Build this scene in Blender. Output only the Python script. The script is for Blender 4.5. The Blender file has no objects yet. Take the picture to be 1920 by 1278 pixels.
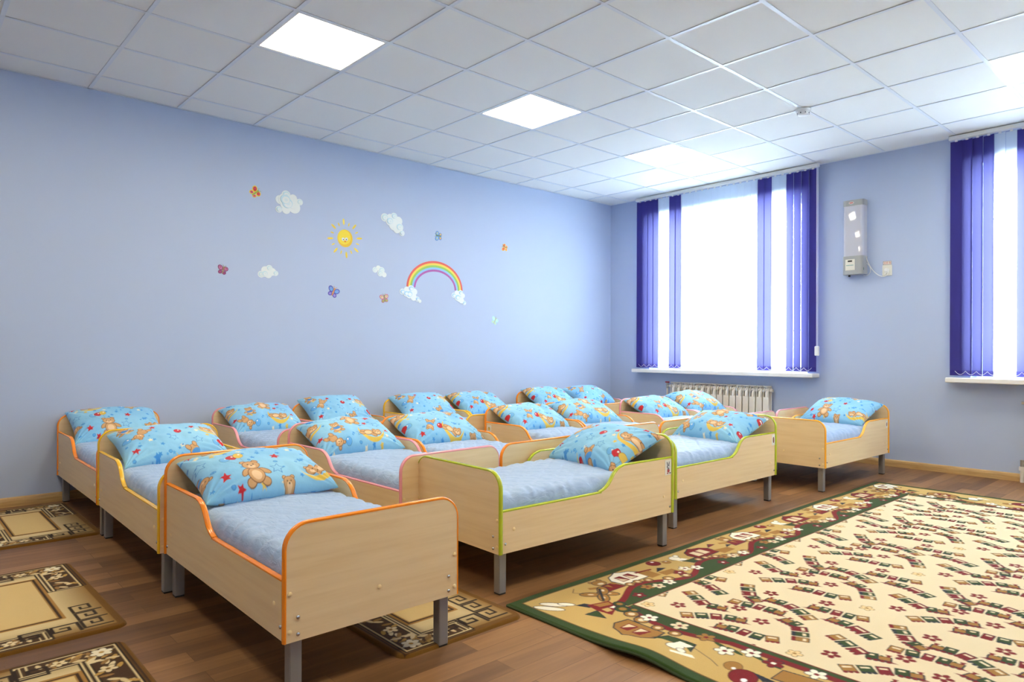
import bpy, math, random
import numpy as np
from mathutils import Vector, Matrix
random.seed(7)
rng = np.random.default_rng(11)
SC = bpy.context.scene
COL = SC.collection
PI = math.pi

# ------------------------------------------------------------------ camera
F_PX, YAW, ROLL = 1285.34, 0.8321, 0.0034
cam_d = bpy.data.cameras.new('camera')
cam = bpy.data.objects.new('camera', cam_d)
COL.objects.link(cam)
fw = Vector((math.cos(YAW), math.sin(YAW), 0))
rt = Vector((math.sin(YAW), -math.cos(YAW), 0))
up = Vector((0, 0, 1))
r2 = rt * math.cos(ROLL) + up * math.sin(ROLL)
u2 = -rt * math.sin(ROLL) + up * math.cos(ROLL)
m = Matrix((r2, u2, -fw)).transposed().to_4x4()
m.translation = Vector((-1.0758, -5.4229, 1.0785))
cam.matrix_world = m
cam_d.sensor_width = 36.0
cam_d.lens = F_PX / 1920 * 36.0
cam_d.shift_y = 16.46 / 1920
cam_d.clip_start = 0.02
SC.camera = cam

# ------------------------------------------------------------------ world, exposure
SC.view_settings.view_transform = 'Standard'
SC.view_settings.look = 'None'
SC.view_settings.gamma = 1
SC.view_settings.use_curve_mapping = False
SC.view_settings.exposure = 2.2
SC.cycles.use_denoising = True
SC.cycles.max_bounces = 10
SC.cycles.diffuse_bounces = 6
SC.cycles.transmission_bounces = 6
SC.cycles.transparent_max_bounces = 12
SC.cycles.sample_clamp_indirect = 6.0
SC.cycles.caustics_reflective = False
SC.cycles.caustics_refractive = False
SKY = 13.0
LAMP = 6.0
w = bpy.data.worlds.new('sky')
SC.world = w
w.use_nodes = True
w.node_tree.nodes['Background'].inputs[0].default_value = (0.835, 0.937, 1.0, 1)
w.node_tree.nodes['Background'].inputs[1].default_value = SKY

# room numbers (metres)
YL, XW, YR, XB, H = 0.318, 5.886, -6.32, -3.2, 2.958
WIN = [(-0.30, -2.27), (-3.70, -5.67)]          # window openings along the window wall
WZ0, WZ1 = 0.85, 2.70
for k, (ya, yb) in enumerate(WIN):              # portals only guide sampling of the sky
    ld = bpy.data.lights.new('window_portal', 'AREA')
    ld.shape = 'RECTANGLE'
    ld.size = abs(ya - yb); ld.size_y = WZ1 - WZ0
    ld.cycles.is_portal = True
    lo = bpy.data.objects.new('window_portal', ld)
    COL.objects.link(lo)
    lo.location = (XW + 0.30, (ya + yb) / 2, (WZ0 + WZ1) / 2)
    lo.rotation_euler = (PI / 2, 0, PI / 2)

# ------------------------------------------------------------------ colour + material helpers
def lin(c):
    c = np.asarray(c, float) / 255.0
    return np.where(c <= 0.04045, c / 12.92, ((c + 0.055) / 1.055) ** 2.4)
def rgb(r, g, b):
    v = lin((r, g, b))
    return (float(v[0]), float(v[1]), float(v[2]), 1.0)
MATS = {}
def mat(name, col, rough=0.5, metal=0.0, coat=0.0, sheen=0.0, spec=0.5):
    mt = bpy.data.materials.new(name)
    mt.use_nodes = True
    b = mt.node_tree.nodes['Principled BSDF']
    b.inputs['Base Color'].default_value = col
    b.inputs['Roughness'].default_value = rough
    b.inputs['Metallic'].default_value = metal
    b.inputs['Coat Weight'].default_value = coat
    b.inputs['Sheen Weight'].default_value = sheen
    b.inputs['Specular IOR Level'].default_value = spec
    MATS[name] = mt
    return mt
def nd(mt, typ, **kw):
    n = mt.node_tree.nodes.new(typ)
    for k, v in kw.items():
        setattr(n, k, v)
    return n
def lk(mt, a, b):
    mt.node_tree.links.new(a, b)
def bs(mt):
    return mt.node_tree.nodes['Principled BSDF']
def add_noise_bump(mt, scale, strength, dist=0.002, detail=3, coord='Object', vscale=None):
    tc = nd(mt, 'ShaderNodeTexCoord')
    n = nd(mt, 'ShaderNodeTexNoise')
    n.inputs['Scale'].default_value = scale
    n.inputs['Detail'].default_value = detail
    src = tc.outputs[coord]
    if vscale:
        mp = nd(mt, 'ShaderNodeMapping'); mp.inputs['Scale'].default_value = vscale
        lk(mt, src, mp.inputs['Vector']); src = mp.outputs['Vector']
    lk(mt, src, n.inputs['Vector'])
    bp = nd(mt, 'ShaderNodeBump')
    bp.inputs['Strength'].default_value = strength
    bp.inputs['Distance'].default_value = dist
    lk(mt, n.outputs['Fac'], bp.inputs['Height'])
    lk(mt, bp.outputs['Normal'], bs(mt).inputs['Normal'])
    return n
def ramp(mt, fac, stops):
    r = nd(mt, 'ShaderNodeValToRGB')
    el = r.color_ramp.elements
    while len(el) < len(stops):
        el.new(0.5)
    for e, (p, c) in zip(el, stops):
        e.position = p; e.color = c
    lk(mt, fac, r.inputs['Fac'])
    return r

# painted wall
m_wall = mat('wall_paint', rgb(177, 191, 218), 0.62)
add_noise_bump(m_wall, 60, 0.08, 0.001, 4)
m_rw = mat('ceiling_tile_board', rgb(236, 235, 230), 0.8)
add_noise_bump(m_rw, 220, 0.12, 0.0006, 3)
m_tbar = mat('ceiling_grid_enamel', rgb(222, 226, 230), 0.3)
m_white = mat('white_plastic', rgb(232, 232, 228), 0.35)
m_pvc = mat('white_window_plastic', rgb(238, 240, 242), 0.3)
m_sill = mat('white_sill_board', rgb(236, 234, 228), 0.35)
m_skirt = mat('skirting_wood', rgb(196, 160, 104), 0.4)
n = add_noise_bump(m_skirt, 6, 0.05, 0.001, 3, vscale=(1, 1, 20))
r = ramp(m_skirt, n.outputs['Fac'], [(0.35, rgb(184, 148, 94)), (0.7, rgb(206, 170, 114))])
lk(m_skirt, r.outputs['Color'], bs(m_skirt).inputs['Base Color'])

# laminate floor: strips along X
m_floor = mat('floor_laminate', rgb(130, 92, 62), 0.5, spec=0.4)
def build_floor_nodes(mt):
    tc = nd(mt, 'ShaderNodeTexCoord')
    br = nd(mt, 'ShaderNodeTexBrick')
    br.offset = 0.37; br.offset_frequency = 2; br.squash = 1.0
    br.inputs['Scale'].default_value = 1.0
    br.inputs['Brick Width'].default_value = 0.78
    br.inputs['Row Height'].default_value = 0.098
    br.inputs['Mortar Size'].default_value = 0.0012
    br.inputs['Mortar Smooth'].default_value = 0.3
    br.inputs['Bias'].default_value = 0.0
    br.inputs['Color1'].default_value = (0, 0, 0, 1)
    br.inputs['Color2'].default_value = (1, 1, 1, 1)
    br.inputs['Mortar'].default_value = (0.5, 0.5, 0.5, 1)
    lk(mt, tc.outputs['Object'], br.inputs['Vector'])
    mp = nd(mt, 'ShaderNodeMapping'); mp.inputs['Scale'].default_value = (1.1, 17, 1)
    lk(mt, tc.outputs['Object'], mp.inputs['Vector'])
    addv = nd(mt, 'ShaderNodeVectorMath', operation='ADD')
    sc = nd(mt, 'ShaderNodeVectorMath', operation='SCALE'); sc.inputs['Scale'].default_value = 7.0
    lk(mt, br.outputs['Color'], sc.inputs[0])
    lk(mt, mp.outputs['Vector'], addv.inputs[0]); lk(mt, sc.outputs['Vector'], addv.inputs[1])
    ns = nd(mt, 'ShaderNodeTexNoise'); ns.inputs['Scale'].default_value = 1.6
    ns.inputs['Detail'].default_value = 6; ns.inputs['Roughness'].default_value = 0.62
    ns.inputs['Distortion'].default_value = 0.5
    lk(mt, addv.outputs['Vector'], ns.inputs['Vector'])
    mx = nd(mt, 'ShaderNodeMix', data_type='FLOAT'); mx.inputs[0].default_value = 0.42
    lk(mt, ns.outputs['Fac'], mx.inputs[2]); lk(mt, br.outputs['Color'], mx.inputs[3])
    rp = ramp(mt, mx.outputs[0], [(0.18, rgb(92, 62, 37)), (0.42, rgb(118, 82, 50)), (0.62, rgb(140, 100, 62)), (0.85, rgb(160, 118, 76))])
    mo = nd(mt, 'ShaderNodeMix', data_type='RGBA', blend_type='MULTIPLY')
    mo.inputs[7].default_value = (0.62, 0.58, 0.55, 1)
    lk(mt, br.outputs['Fac'], mo.inputs[0]); lk(mt, rp.outputs['Color'], mo.inputs[6])
    lk(mt, mo.outputs[2], bs(mt).inputs['Base Color'])
    bp = nd(mt, 'ShaderNodeBump'); bp.inputs['Strength'].default_value = 0.10; bp.inputs['Distance'].default_value = 0.001
    lk(mt, ns.outputs['Fac'], bp.inputs['Height']); lk(mt, bp.outputs['Normal'], bs(mt).inputs['Normal'])
build_floor_nodes(m_floor)

# beech laminate of the beds, grain running along local X and along local Y
def laminate(name, vs):
    mt = mat(name, rgb(214, 182, 132), 0.42, spec=0.4)
    tc = nd(mt, 'ShaderNodeTexCoord')
    mp = nd(mt, 'ShaderNodeMapping'); mp.inputs['Scale'].default_value = vs
    lk(mt, tc.outputs['Object'], mp.inputs['Vector'])
    ns = nd(mt, 'ShaderNodeTexNoise'); ns.inputs['Scale'].default_value = 2.0
    ns.inputs['Detail'].default_value = 5; ns.inputs['Distortion'].default_value = 0.3
    lk(mt, mp.outputs['Vector'], ns.inputs['Vector'])
    rp = ramp(mt, ns.outputs['Fac'], [(0.3, rgb(229, 199, 150)), (0.5, rgb(234, 206, 158)), (0.72, rgb(238, 211, 164))])
    lk(mt, rp.outputs['Color'], bs(mt).inputs['Base Color'])
    return mt
m_lamx = laminate('beech_laminate_across', (1.5, 1.5, 26))
m_lamy = laminate('beech_laminate_along', (1.5, 1.2, 26))
m_board = mat('bed_base_board', rgb(190, 160, 115), 0.6)
m_leg = mat('leg_grey_enamel', rgb(150, 148, 143), 0.38, metal=0.35)
m_cap = mat('black_foot_plastic', rgb(30, 28, 28), 0.5)
m_screwcap = mat('beige_screw_cap', rgb(245, 218, 160), 0.35)
m_bolt = mat('chromed_bolt', rgb(200, 202, 205), 0.22, metal=1.0)
TRIM = {
    'orange': mat('orange_edging', rgb(250, 142, 26), 0.22, coat=0.3),
    'yellow': mat('yellow_edging', rgb(244, 190, 36), 0.22, coat=0.3),
    'amber': mat('amber_edging', rgb(247, 170, 40), 0.22, coat=0.3),
    'pink': mat('pink_edging', rgb(236, 156, 164), 0.25, coat=0.3),
    'green': mat('lime_edging', rgb(176, 190, 34), 0.22, coat=0.3),
}
m_quilt = mat('blue_quilted_satin', rgb(156, 180, 212), 0.5, sheen=0.15)
def quilt_nodes(mt):
    tc = nd(mt, 'ShaderNodeTexCoord')
    mp = nd(mt, 'ShaderNodeMapping'); mp.inputs['Scale'].default_value = (9, 4, 9); mp.inputs['Rotation'].default_value = (0, 0, 0.5)
    lk(mt, tc.outputs['Object'], mp.inputs['Vector'])
    n1 = nd(mt, 'ShaderNodeTexNoise'); n1.inputs['Scale'].default_value = 3.2; n1.inputs['Detail'].default_value = 4
    n1.inputs['Distortion'].default_value = 1.2
    lk(mt, mp.outputs['Vector'], n1.inputs['Vector'])
    bp = nd(mt, 'ShaderNodeBump'); bp.inputs['Strength'].default_value = 0.5; bp.inputs['Distance'].default_value = 0.012
    lk(mt, n1.outputs['Fac'], bp.inputs['Height']); lk(mt, bp.outputs['Normal'], bs(mt).inputs['Normal'])
quilt_nodes(m_quilt)

def vcol_mat(name, rough=0.8, sheen=0.0, bump=0.0, bscale=300, bdist=0.002, spec=0.3):
    mt = mat(name, (1, 1, 1, 1), rough, sheen=sheen, spec=spec)
    a = nd(mt, 'ShaderNodeVertexColor', layer_name='dye')
    lk(mt, a.outputs['Color'], bs(mt).inputs['Base Color'])
    if bump:
        add_noise_bump(mt, bscale, bump, bdist, 2)
    return mt
m_fabric = vcol_mat('printed_cotton', 0.75, sheen=0.15, bump=0.25, bscale=38, bdist=0.006)
m_carpet = vcol_mat('carpet_pile', 0.95, sheen=0.1, bump=0.6, bscale=420, bdist=0.003, spec=0.1)

# ------------------------------------------------------------------ mesh helpers
class MB:
    def __init__(s):
        s.v = []; s.f = []; s.mi = []; s.ms = []
    def midx(s, m_):
        if m_ is None: return 0
        if m_ not in s.ms: s.ms.append(m_)
        return s.ms.index(m_)
    def add(s, vs, fs, m_=None):
        o = len(s.v); s.v += [tuple(v) for v in vs]
        k = s.midx(m_)
        for f in fs:
            s.f.append([i + o for i in f]); s.mi.append(k)
    def box(s, a, b, m_=None):
        x0, y0, z0 = a; x1, y1, z1 = b
        x0, x1 = sorted((x0, x1)); y0, y1 = sorted((y0, y1)); z0, z1 = sorted((z0, z1))
        s.add([(x0,y0,z0),(x1,y0,z0),(x1,y1,z0),(x0,y1,z0),(x0,y0,z1),(x1,y0,z1),(x1,y1,z1),(x0,y1,z1)],
              [(0,3,2,1),(4,5,6,7),(0,1,5,4),(1,2,6,5),(2,3,7,6),(3,0,4,7)], m_)
    def rbox(s, a, b, r, m_=None):
        """box with chamfered edges"""
        x0, y0, z0 = a; x1, y1, z1 = b
        x0, x1 = sorted((x0, x1)); y0, y1 = sorted((y0, y1)); z0, z1 = sorted((z0, z1))
        r = min(r, (x1-x0)/2.01, (y1-y0)/2.01, (z1-z0)/2.01)
        ring = lambda z, e: [(x0+e+0*r, y0+r, z), (x0+e, y1-r, z), (x0+r, y1-e, z), (x1-r, y1-e, z), (x1-e, y1-r, z), (x1-e, y0+r, z), (x1-r, y0+e, z), (x0+r, y0+e, z)]
        top = [(x0+r, y0+r, z1), (x0+r, y1-r, z1), (x1-r, y1-r, z1), (x1-r, y0+r, z1)]
        bot = [(x0+r, y0+r, z0), (x0+r, y1-r, z0), (x1-r, y1-r, z0), (x1-r, y0+r, z0)]
        v = ring(z0+r, 0) + ring(z1-r, 0) + top + bot
        f = []
        for i in range(8):
            j = (i+1) % 8
            f.append((i, i+8, j+8, j))
        T = 16; B = 20
        f += [(T, T+3, T+2, T+1), (B, B+1, B+2, B+3)]
        tm = {0:0,1:1,2:1,3:2,4:2,5:3,6:3,7:0}
        for i in range(8):
            j = (i+1) % 8
            a1, b1 = T+tm[i], T+tm[j]
            f.append((i+8, a1, j+8) if a1 == b1 else (i+8, a1, b1, j+8))
            a1, b1 = B+tm[i], B+tm[j]
            f.append((i, j, a1) if a1 == b1 else (i, j, b1, a1))
        s.add(v, f, m_)
    def cyl(s, p0, p1, r0, r1=None, n=16, m_=None, cap=True):
        r1 = r0 if r1 is None else r1
        p0 = Vector(p0); p1 = Vector(p1); d = (p1-p0).normalized()
        a = d.orthogonal().normalized(); b = d.cross(a)
        v = []
        for p, r_ in ((p0, r0), (p1, r1)):
            for i in range(n):
                t = 2*PI*i/n
                v.append(tuple(p + (a*math.cos(t)+b*math.sin(t))*r_))
        f = [(i, (i+1) % n, n+(i+1) % n, n+i) for i in range(n)]
        if cap: f += [tuple(range(n))[::-1], tuple(range(n, 2*n))]
        s.add(v, f, m_)
    def tube(s, pts, r, n=8, m_=None):
        pts = [Vector(p) for p in pts]
        v = []; prev = None
        for i, p in enumerate(pts):
            d = (pts[min(i+1, len(pts)-1)] - pts[max(i-1, 0)]).normalized()
            a = d.orthogonal().normalized() if prev is None else (prev - d*prev.dot(d)).normalized()
            prev = a; b = d.cross(a)
            for k in range(n):
                t = 2*PI*k/n
                v.append(tuple(p + (a*math.cos(t)+b*math.sin(t))*r))
        f = []
        for i in range(len(pts)-1):
            for k in range(n):
                f.append((i*n+k, i*n+(k+1) % n, (i+1)*n+(k+1) % n, (i+1)*n+k))
        f += [tuple(range(n))[::-1], tuple(range((len(pts)-1)*n, len(pts)*n))]
        s.add(v, f, m_)
    def lathe(s, prof, c, n=24, m_=None, axis='z'):
        v = []
        for (r_, z) in prof:
            for i in range(n):
                t = 2*PI*i/n
                x, y = r_*math.cos(t), r_*math.sin(t)
                q = {'z': (x, y, z), 'x': (z, x, y), 'y': (y, z, x)}[axis]
                v.append((c[0]+q[0], c[1]+q[1], c[2]+q[2]))
        f = []
        for k in range(len(prof)-1):
            for i in range(n):
                f.append((k*n+i, k*n+(i+1) % n, (k+1)*n+(i+1) % n, (k+1)*n+i))
        f += [tuple(range(n))[::-1], tuple(range((len(prof)-1)*n, len(prof)*n))]
        s.add(v, f, m_)
    def prism(s, pts, to3, t0, t1, m_=None):
        """pts 2-D outline, to3(a,b,t) -> 3-D"""
        n = len(pts)
        v = [to3(a, b, t0) for a, b in pts] + [to3(a, b, t1) for a, b in pts]
        f = [tuple(range(n))[::-1], tuple(range(n, 2*n))] + [(i, (i+1) % n, n+(i+1) % n, n+i) for i in range(n)]
        s.add(v, f, m_)
    def build(s, name, m_=None, parent=None, smooth=False, angle=None):
        me = bpy.data.meshes.new(name)
        me.from_pydata(s.v, [], s.f)
        ms = s.ms if s.ms else [m_]
        for q in ms:
            me.materials.append(q)
        if s.ms:
            me.polygons.foreach_set('material_index', s.mi)
        me.update()
        import bmesh
        b = bmesh.new(); b.from_mesh(me)
        bmesh.ops.recalc_face_normals(b, faces=b.faces)
        b.to_mesh(me); b.free()
        if smooth or angle:
            me.shade_smooth() if hasattr(me, 'shade_smooth') else None
            if angle:
                me.set_sharp_from_angle(angle=math.radians(angle))
        o = bpy.data.objects.new(name, me)
        COL.objects.link(o)
        if parent is not None: o.parent = parent
        return o
def tag(o, label=None, cat=None, group=None, kind=None):
    if label: o['label'] = label
    if cat: o['category'] = cat
    if group: o['group'] = group
    if kind: o['kind'] = kind
    return o
def thing(name, loc=(0, 0, 0), rz=0, label=None, cat=None, group=None, kind=None):
    o = bpy.data.objects.new(name, None)
    o.empty_display_size = 0.1
    COL.objects.link(o)
    o.location = loc; o.rotation_euler = (0, 0, rz)
    return tag(o, label, cat, group, kind)
def kids(o):
    return list(o.children)
def dup(o, parent=None):
    c = o.copy(); COL.objects.link(c)
    c.parent = parent
    for ch in kids(o):
        dup(ch, c)
    return c

# smooth value noise in numpy
def vnoise(x, y, seed=0, per=64):
    r_ = np.random.default_rng(seed)
    g = r_.random((per, per))
    xi = np.floor(x).astype(int); yi = np.floor(y).astype(int)
    fx = x - xi; fy = y - yi
    fx = fx*fx*(3-2*fx); fy = fy*fy*(3-2*fy)
    a = g[xi % per, yi % per]; b = g[(xi+1) % per, yi % per]
    c = g[xi % per, (yi+1) % per]; d = g[(xi+1) % per, (yi+1) % per]
    return (a*(1-fx)+b*fx)*(1-fy) + (c*(1-fx)+d*fx)*fy - 0.5
def fbm(x, y, seed=0, o=4):
    s_ = 0; a = 1.0
    for k in range(o):
        s_ = s_ + a*vnoise(x, y, seed+k); x = x*2.03+5; y = y*2.03+9; a *= 0.5
    return s_
def grid_mesh(name, P, m_, closed_u=False, colors=None, parent=None, smooth=True, flip=False):
    """P: (nu, nv, 3) array"""
    nu, nv = P.shape[:2]
    me = bpy.data.meshes.new(name)
    me.vertices.add(nu*nv)
    me.vertices.foreach_set('co', P.reshape(-1).astype(np.float32))
    idx = np.arange(nu*nv).reshape(nu, nv)
    if closed_u:
        idx = np.vstack([idx, idx[:1]])
    a = idx[:-1, :-1].ravel(); b = idx[1:, :-1].ravel(); c = idx[1:, 1:].ravel(); d = idx[:-1, 1:].ravel()
    q = np.stack([a, b, c, d] if not flip else [a, d, c, b], 1)
    nf = len(q)
    me.loops.add(nf*4); me.loops.foreach_set('vertex_index', q.ravel().astype(np.int32))
    me.polygons.add(nf)
    me.polygons.foreach_set('loop_start', (np.arange(nf)*4).astype(np.int32))
    try: me.polygons.foreach_set('loop_total', np.full(nf, 4, np.int32))
    except Exception: pass
    me.materials.append(m_)
    me.update(calc_edges=True)
    me.validate()
    if colors is not None:
        at = me.color_attributes.new('dye', 'FLOAT_COLOR', 'POINT')
        at.data.foreach_set('color', np.concatenate([colors.reshape(-1, 3), np.ones((nu*nv, 1))], 1).ravel().astype(np.float32))
    if smooth: me.shade_smooth()
    o = bpy.data.objects.new(name, me); COL.objects.link(o)
    if parent is not None: o.parent = parent
    return o

# ------------------------------------------------------------------ painter for woven / printed patterns
class Canvas:
    def __init__(s, w_, h_, ppm, bg):
        s.ppm = ppm; s.W = int(round(w_*ppm)); s.H = int(round(h_*ppm))
        s.a = np.empty((s.H, s.W, 3)); s.a[:] = lin(bg)
        s.map = lambda x, y: (x, y)
    def poly(s, pts, col):
        pts = [s.map(*p) for p in pts]
        P = np.array(pts)*s.ppm
        x0 = max(0, int(P[:, 0].min())-1); x1 = min(s.W, int(P[:, 0].max())+2)
        y0 = max(0, int(P[:, 1].min())-1); y1 = min(s.H, int(P[:, 1].max())+2)
        if x0 >= x1 or y0 >= y1: return
        gx, gy = np.meshgrid(np.arange(x0, x1)+0.5, np.arange(y0, y1)+0.5)
        ins = np.zeros(gx.shape, bool)
        n_ = len(P)
        for i in range(n_):
            xa, ya = P[i]; xb, yb = P[(i+1) % n_]
            if ya == yb: continue
            c = ((ya > gy) != (yb > gy)) & (gx < (xb-xa)*(gy-ya)/(yb-ya)+xa)
            ins ^= c
        s.a[y0:y1, x0:x1][ins] = lin(col)
    def ell(s, x, y, rx, ry, col, rot=0, n_=20):
        c, q = math.cos(rot), math.sin(rot)
        s.poly([(x+rx*math.cos(t)*c-ry*math.sin(t)*q, y+rx*math.cos(t)*q+ry*math.sin(t)*c) for t in [2*PI*i/n_ for i in range(n_)]], col)
    def star(s, x, y, r_, col, rot=0.3, k=0.48):
        s.poly([(x+(r_ if i % 2 == 0 else r_*k)*math.cos(rot+PI*i/5), y+(r_ if i % 2 == 0 else r_*k)*math.sin(rot+PI*i/5)) for i in range(10)], col)
    def line(s, pts, wd, col):
        for (xa, ya), (xb, yb) in zip(pts[:-1], pts[1:]):
            d = math.hypot(xb-xa, yb-ya) or 1e-6
            nx, ny = -(yb-ya)/d*wd/2, (xb-xa)/d*wd/2
            s.poly([(xa+nx, ya+ny), (xb+nx, yb+ny), (xb-nx, yb-ny), (xa-nx, ya-ny)], col)
    def flower(s, x, y, r_, col, mid, edge=None, k=5, rot=0.2):
        if edge:
            for i in range(k):
                t = rot+2*PI*i/k
                s.ell(x+r_*0.62*math.cos(t), y+r_*0.62*math.sin(t), r_*0.48, r_*0.40, edge, t)
        for i in range(k):
            t = rot+2*PI*i/k
            s.ell(x+r_*0.6*math.cos(t), y+r_*0.6*math.sin(t), r_*0.40, r_*0.32, col, t)
        s.ell(x, y, r_*0.24, r_*0.24, mid)
    def soften(s):
        a = s.a
        p = np.pad(a, ((1, 1), (1, 1), (0, 0)), 'edge')
        s.a = (4*a + p[:-2, 1:-1] + p[2:, 1:-1] + p[1:-1, :-2] + p[1:-1, 2:])/8
    def sample(s, x, y, wrap=False):
        fx = x*s.ppm-0.5; fy = y*s.ppm-0.5
        x0 = np.floor(fx).astype(int); y0 = np.floor(fy).astype(int)
        tx = (fx-x0)[..., None]; ty = (fy-y0)[..., None]
        def g(i, j):
            if wrap: return s.a[j % s.H, i % s.W]
            return s.a[np.clip(j, 0, s.H-1), np.clip(i, 0, s.W-1)]
        return (g(x0, y0)*(1-tx)+g(x0+1, y0)*tx)*(1-ty) + (g(x0, y0+1)*(1-tx)+g(x0+1, y0+1)*tx)*ty

# =================================================================== STRUCTURE
def wall_box(name, a, b):
    q = MB(); q.box(a, b); o = q.build(name, m_wall)
    return tag(o, kind='structure')
fb = MB(); fb.box((XB-0.2, YR-0.2, -0.1), (XW+0.2, YL+0.2, 0))
tag(fb.build('floor', m_floor), kind='structure')
wall_box('wall_left', (XB-0.2, YL, 0), (XW+0.25, YL+0.2, 3.1))
wall_box('wall_right', (XB-0.2, YR-0.2, 0), (XW+0.25, YR, 3.1))
wall_box('wall_front', (XB-0.2, YR, 0), (XB, YL, 3.1))
wb = MB()
WT = 0.40                                        # thickness of the outer wall
segs = [(YL, WIN[0][0]), (WIN[0][1], WIN[1][0]), (WIN[1][1], YR)]
for a_, b_ in segs:
    wb.box((XW, a_, 0), (XW+WT, b_, 3.1))
for a_, b_ in WIN:
    wb.box((XW, a_, 0), (XW+WT, b_, WZ0-0.035)); wb.box((XW, a_, WZ1), (XW+WT, b_, 3.1))
tag(wb.build('wall_back', m_wall), kind='structure')

# ceiling: tiles lying in a visible metal grid
LAMPS = [(i, j) for i in (1, 4, 7, -2) for j in (2, 7)]
cb = MB()
xs = [XB] + [0.6*i for i in range(-5, 10)] + [XW]
ys = [YL] + [-0.6*j for j in range(0, 11)] + [YR]
for a_ in range(len(xs)-1):
    for b_ in range(len(ys)-1):
        i = round(xs[a_]/0.6) if 0 < a_ else -99
        j = round(-ys[b_]/0.6) if 0 < b_ else -99
        if (i, j) in LAMPS: continue
        x0, x1 = xs[a_]+0.004, xs[a_+1]-0.004; y1, y0 = ys[b_]-0.004, ys[b_+1]+0.004
        dz = [random.uniform(-0.0012, 0.0012) for _ in range(4)]
        z = H+0.004
        e = 0.003
        cb.add([(x0, y0, z+dz[0]), (x1, y0, z+dz[1]), (x1, y1, z+dz[2]), (x0, y1, z+dz[3]),
                (x0, y0, z+0.012), (x1, y0, z+0.012), (x1, y1, z+0.012), (x0, y1, z+0.012)],
               [(0, 1, 2, 3), (0, 4, 5, 1), (1, 5, 6, 2), (2, 6, 7, 3), (3, 7, 4, 0)])
cb.box((XB, YR, H+0.05), (XW, YL, H+0.10))  # unseen slab added above the tiles to keep sky light from leaking in
tag(cb.build('ceiling', m_rw), kind='structure')
tb = MB()
for i in range(-5, 10):
    tb.box((0.6*i-0.012, YR, H), (0.6*i+0.012, YL, H+0.003))
for j in range(0, 11):
    tb.box((XB, -0.6*j-0.012, H-0.0006), (XW, -0.6*j+0.012, H+0.0028))
tb.box((XB, YL-0.022, H), (XW, YL, H+0.002)); tb.box((XW-0.022, YR, H), (XW, YL, H+0.002))
tb.box((XB, YR, H), (XW, YR+0.022, H+0.002)); tb.box((XB, YR, H), (XB+0.022, YL, H+0.002))
tag(tb.build('trim_1', m_tbar), kind='structure')

# skirting boards
def skirting(name, a, b, axis):
    q = MB()
    prof = [(0, 0), (0.020, 0), (0.020, 0.040), (0.016, 0.056), (0.008, 0.064), (0, 0.064)]
    if axis == 'x':
        q.prism(prof, lambda u, v, t: (t, YL-u, v), a, b)
    else:
        q.prism(prof, lambda u, v, t: (XW-u, t, v), a, b)
    return tag(q.build(name, m_skirt), kind='structure')
skirting('baseboard_left', XB, XW, 'x')
skirting('baseboard_back', YR, YL, 'y')

# windows: white plastic frames with glass panes, deep sills
m_glass = bpy.data.materials.new('window_glass'); m_glass.use_nodes = True
nt = m_glass.node_tree; nt.nodes.clear()
go = nt.nodes.new('ShaderNodeOutputMaterial'); gt = nt.nodes.new('ShaderNodeBsdfTransparent'); gg = nt.nodes.new('ShaderNodeBsdfGlossy')
gg.inputs['Roughness'].default_value = 0.02; gt.inputs[0].default_value = (0.96, 0.98, 0.98, 1)
gm = nt.nodes.new('ShaderNodeMixShader'); gf = nt.nodes.new('ShaderNodeFresnel'); gf.inputs[0].default_value = 1.45
nt.links.new(gf.outputs[0], gm.inputs[0]); nt.links.new(gt.outputs[0], gm.inputs[1]); nt.links.new(gg.outputs[0], gm.inputs[2]); nt.links.new(gm.outputs[0], go.inputs[0])
for k, (ya, yb) in enumerate(WIN):
    wn = thing('window_%d' % (k+1), (XW, (ya+yb)/2, 0), kind='structure')
    x0, x1 = 0.19, 0.25
    hw = abs(ya-yb)/2; q = MB(); fr = 0.055
    q.box((x0, -hw, WZ0), (x1, hw, WZ0+fr)); q.box((x0, -hw, WZ1-fr), (x1, hw, WZ1))
    q.box((x0, -hw, WZ0+fr), (x1, -hw+fr, WZ1-fr)); q.box((x0, hw-fr, WZ0+fr), (x1, hw, WZ1-fr))
    for yy in (-hw/3, hw/3):
        q.box((x0, yy-0.035, WZ0+fr), (x1, yy+0.035, WZ1-fr))
    q.build('window_frame', m_pvc, wn)
    edges = [-hw+fr, -hw/3-0.035, -hw/3+0.035, hw/3-0.035, hw/3+0.035, hw-fr]
    for e in range(3):
        q = MB(); q.box((x0+0.02, edges[2*e], WZ0+fr), (x0+0.026, edges[2*e+1], WZ1-fr)); q.build('window_pane', m_glass, wn)
    q = MB()
    q.rbox((-0.165, -hw-0.125, WZ0-0.042), (0.0, hw+0.150, WZ0), 0.006)
    q.box((-0.01, -hw, WZ0-0.034), (0.19, hw, WZ0-0.0005))
    q.build('window_sill', m_sill, wn)
    # steel bars outside the glass
    q = MB()
    for zz in (1.30, 1.78, 2.26):
        q.box((0.33, -hw, zz-0.007), (0.344, hw, zz+0.007))
    q.build('window_grille', m_pvc, wn)

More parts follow.
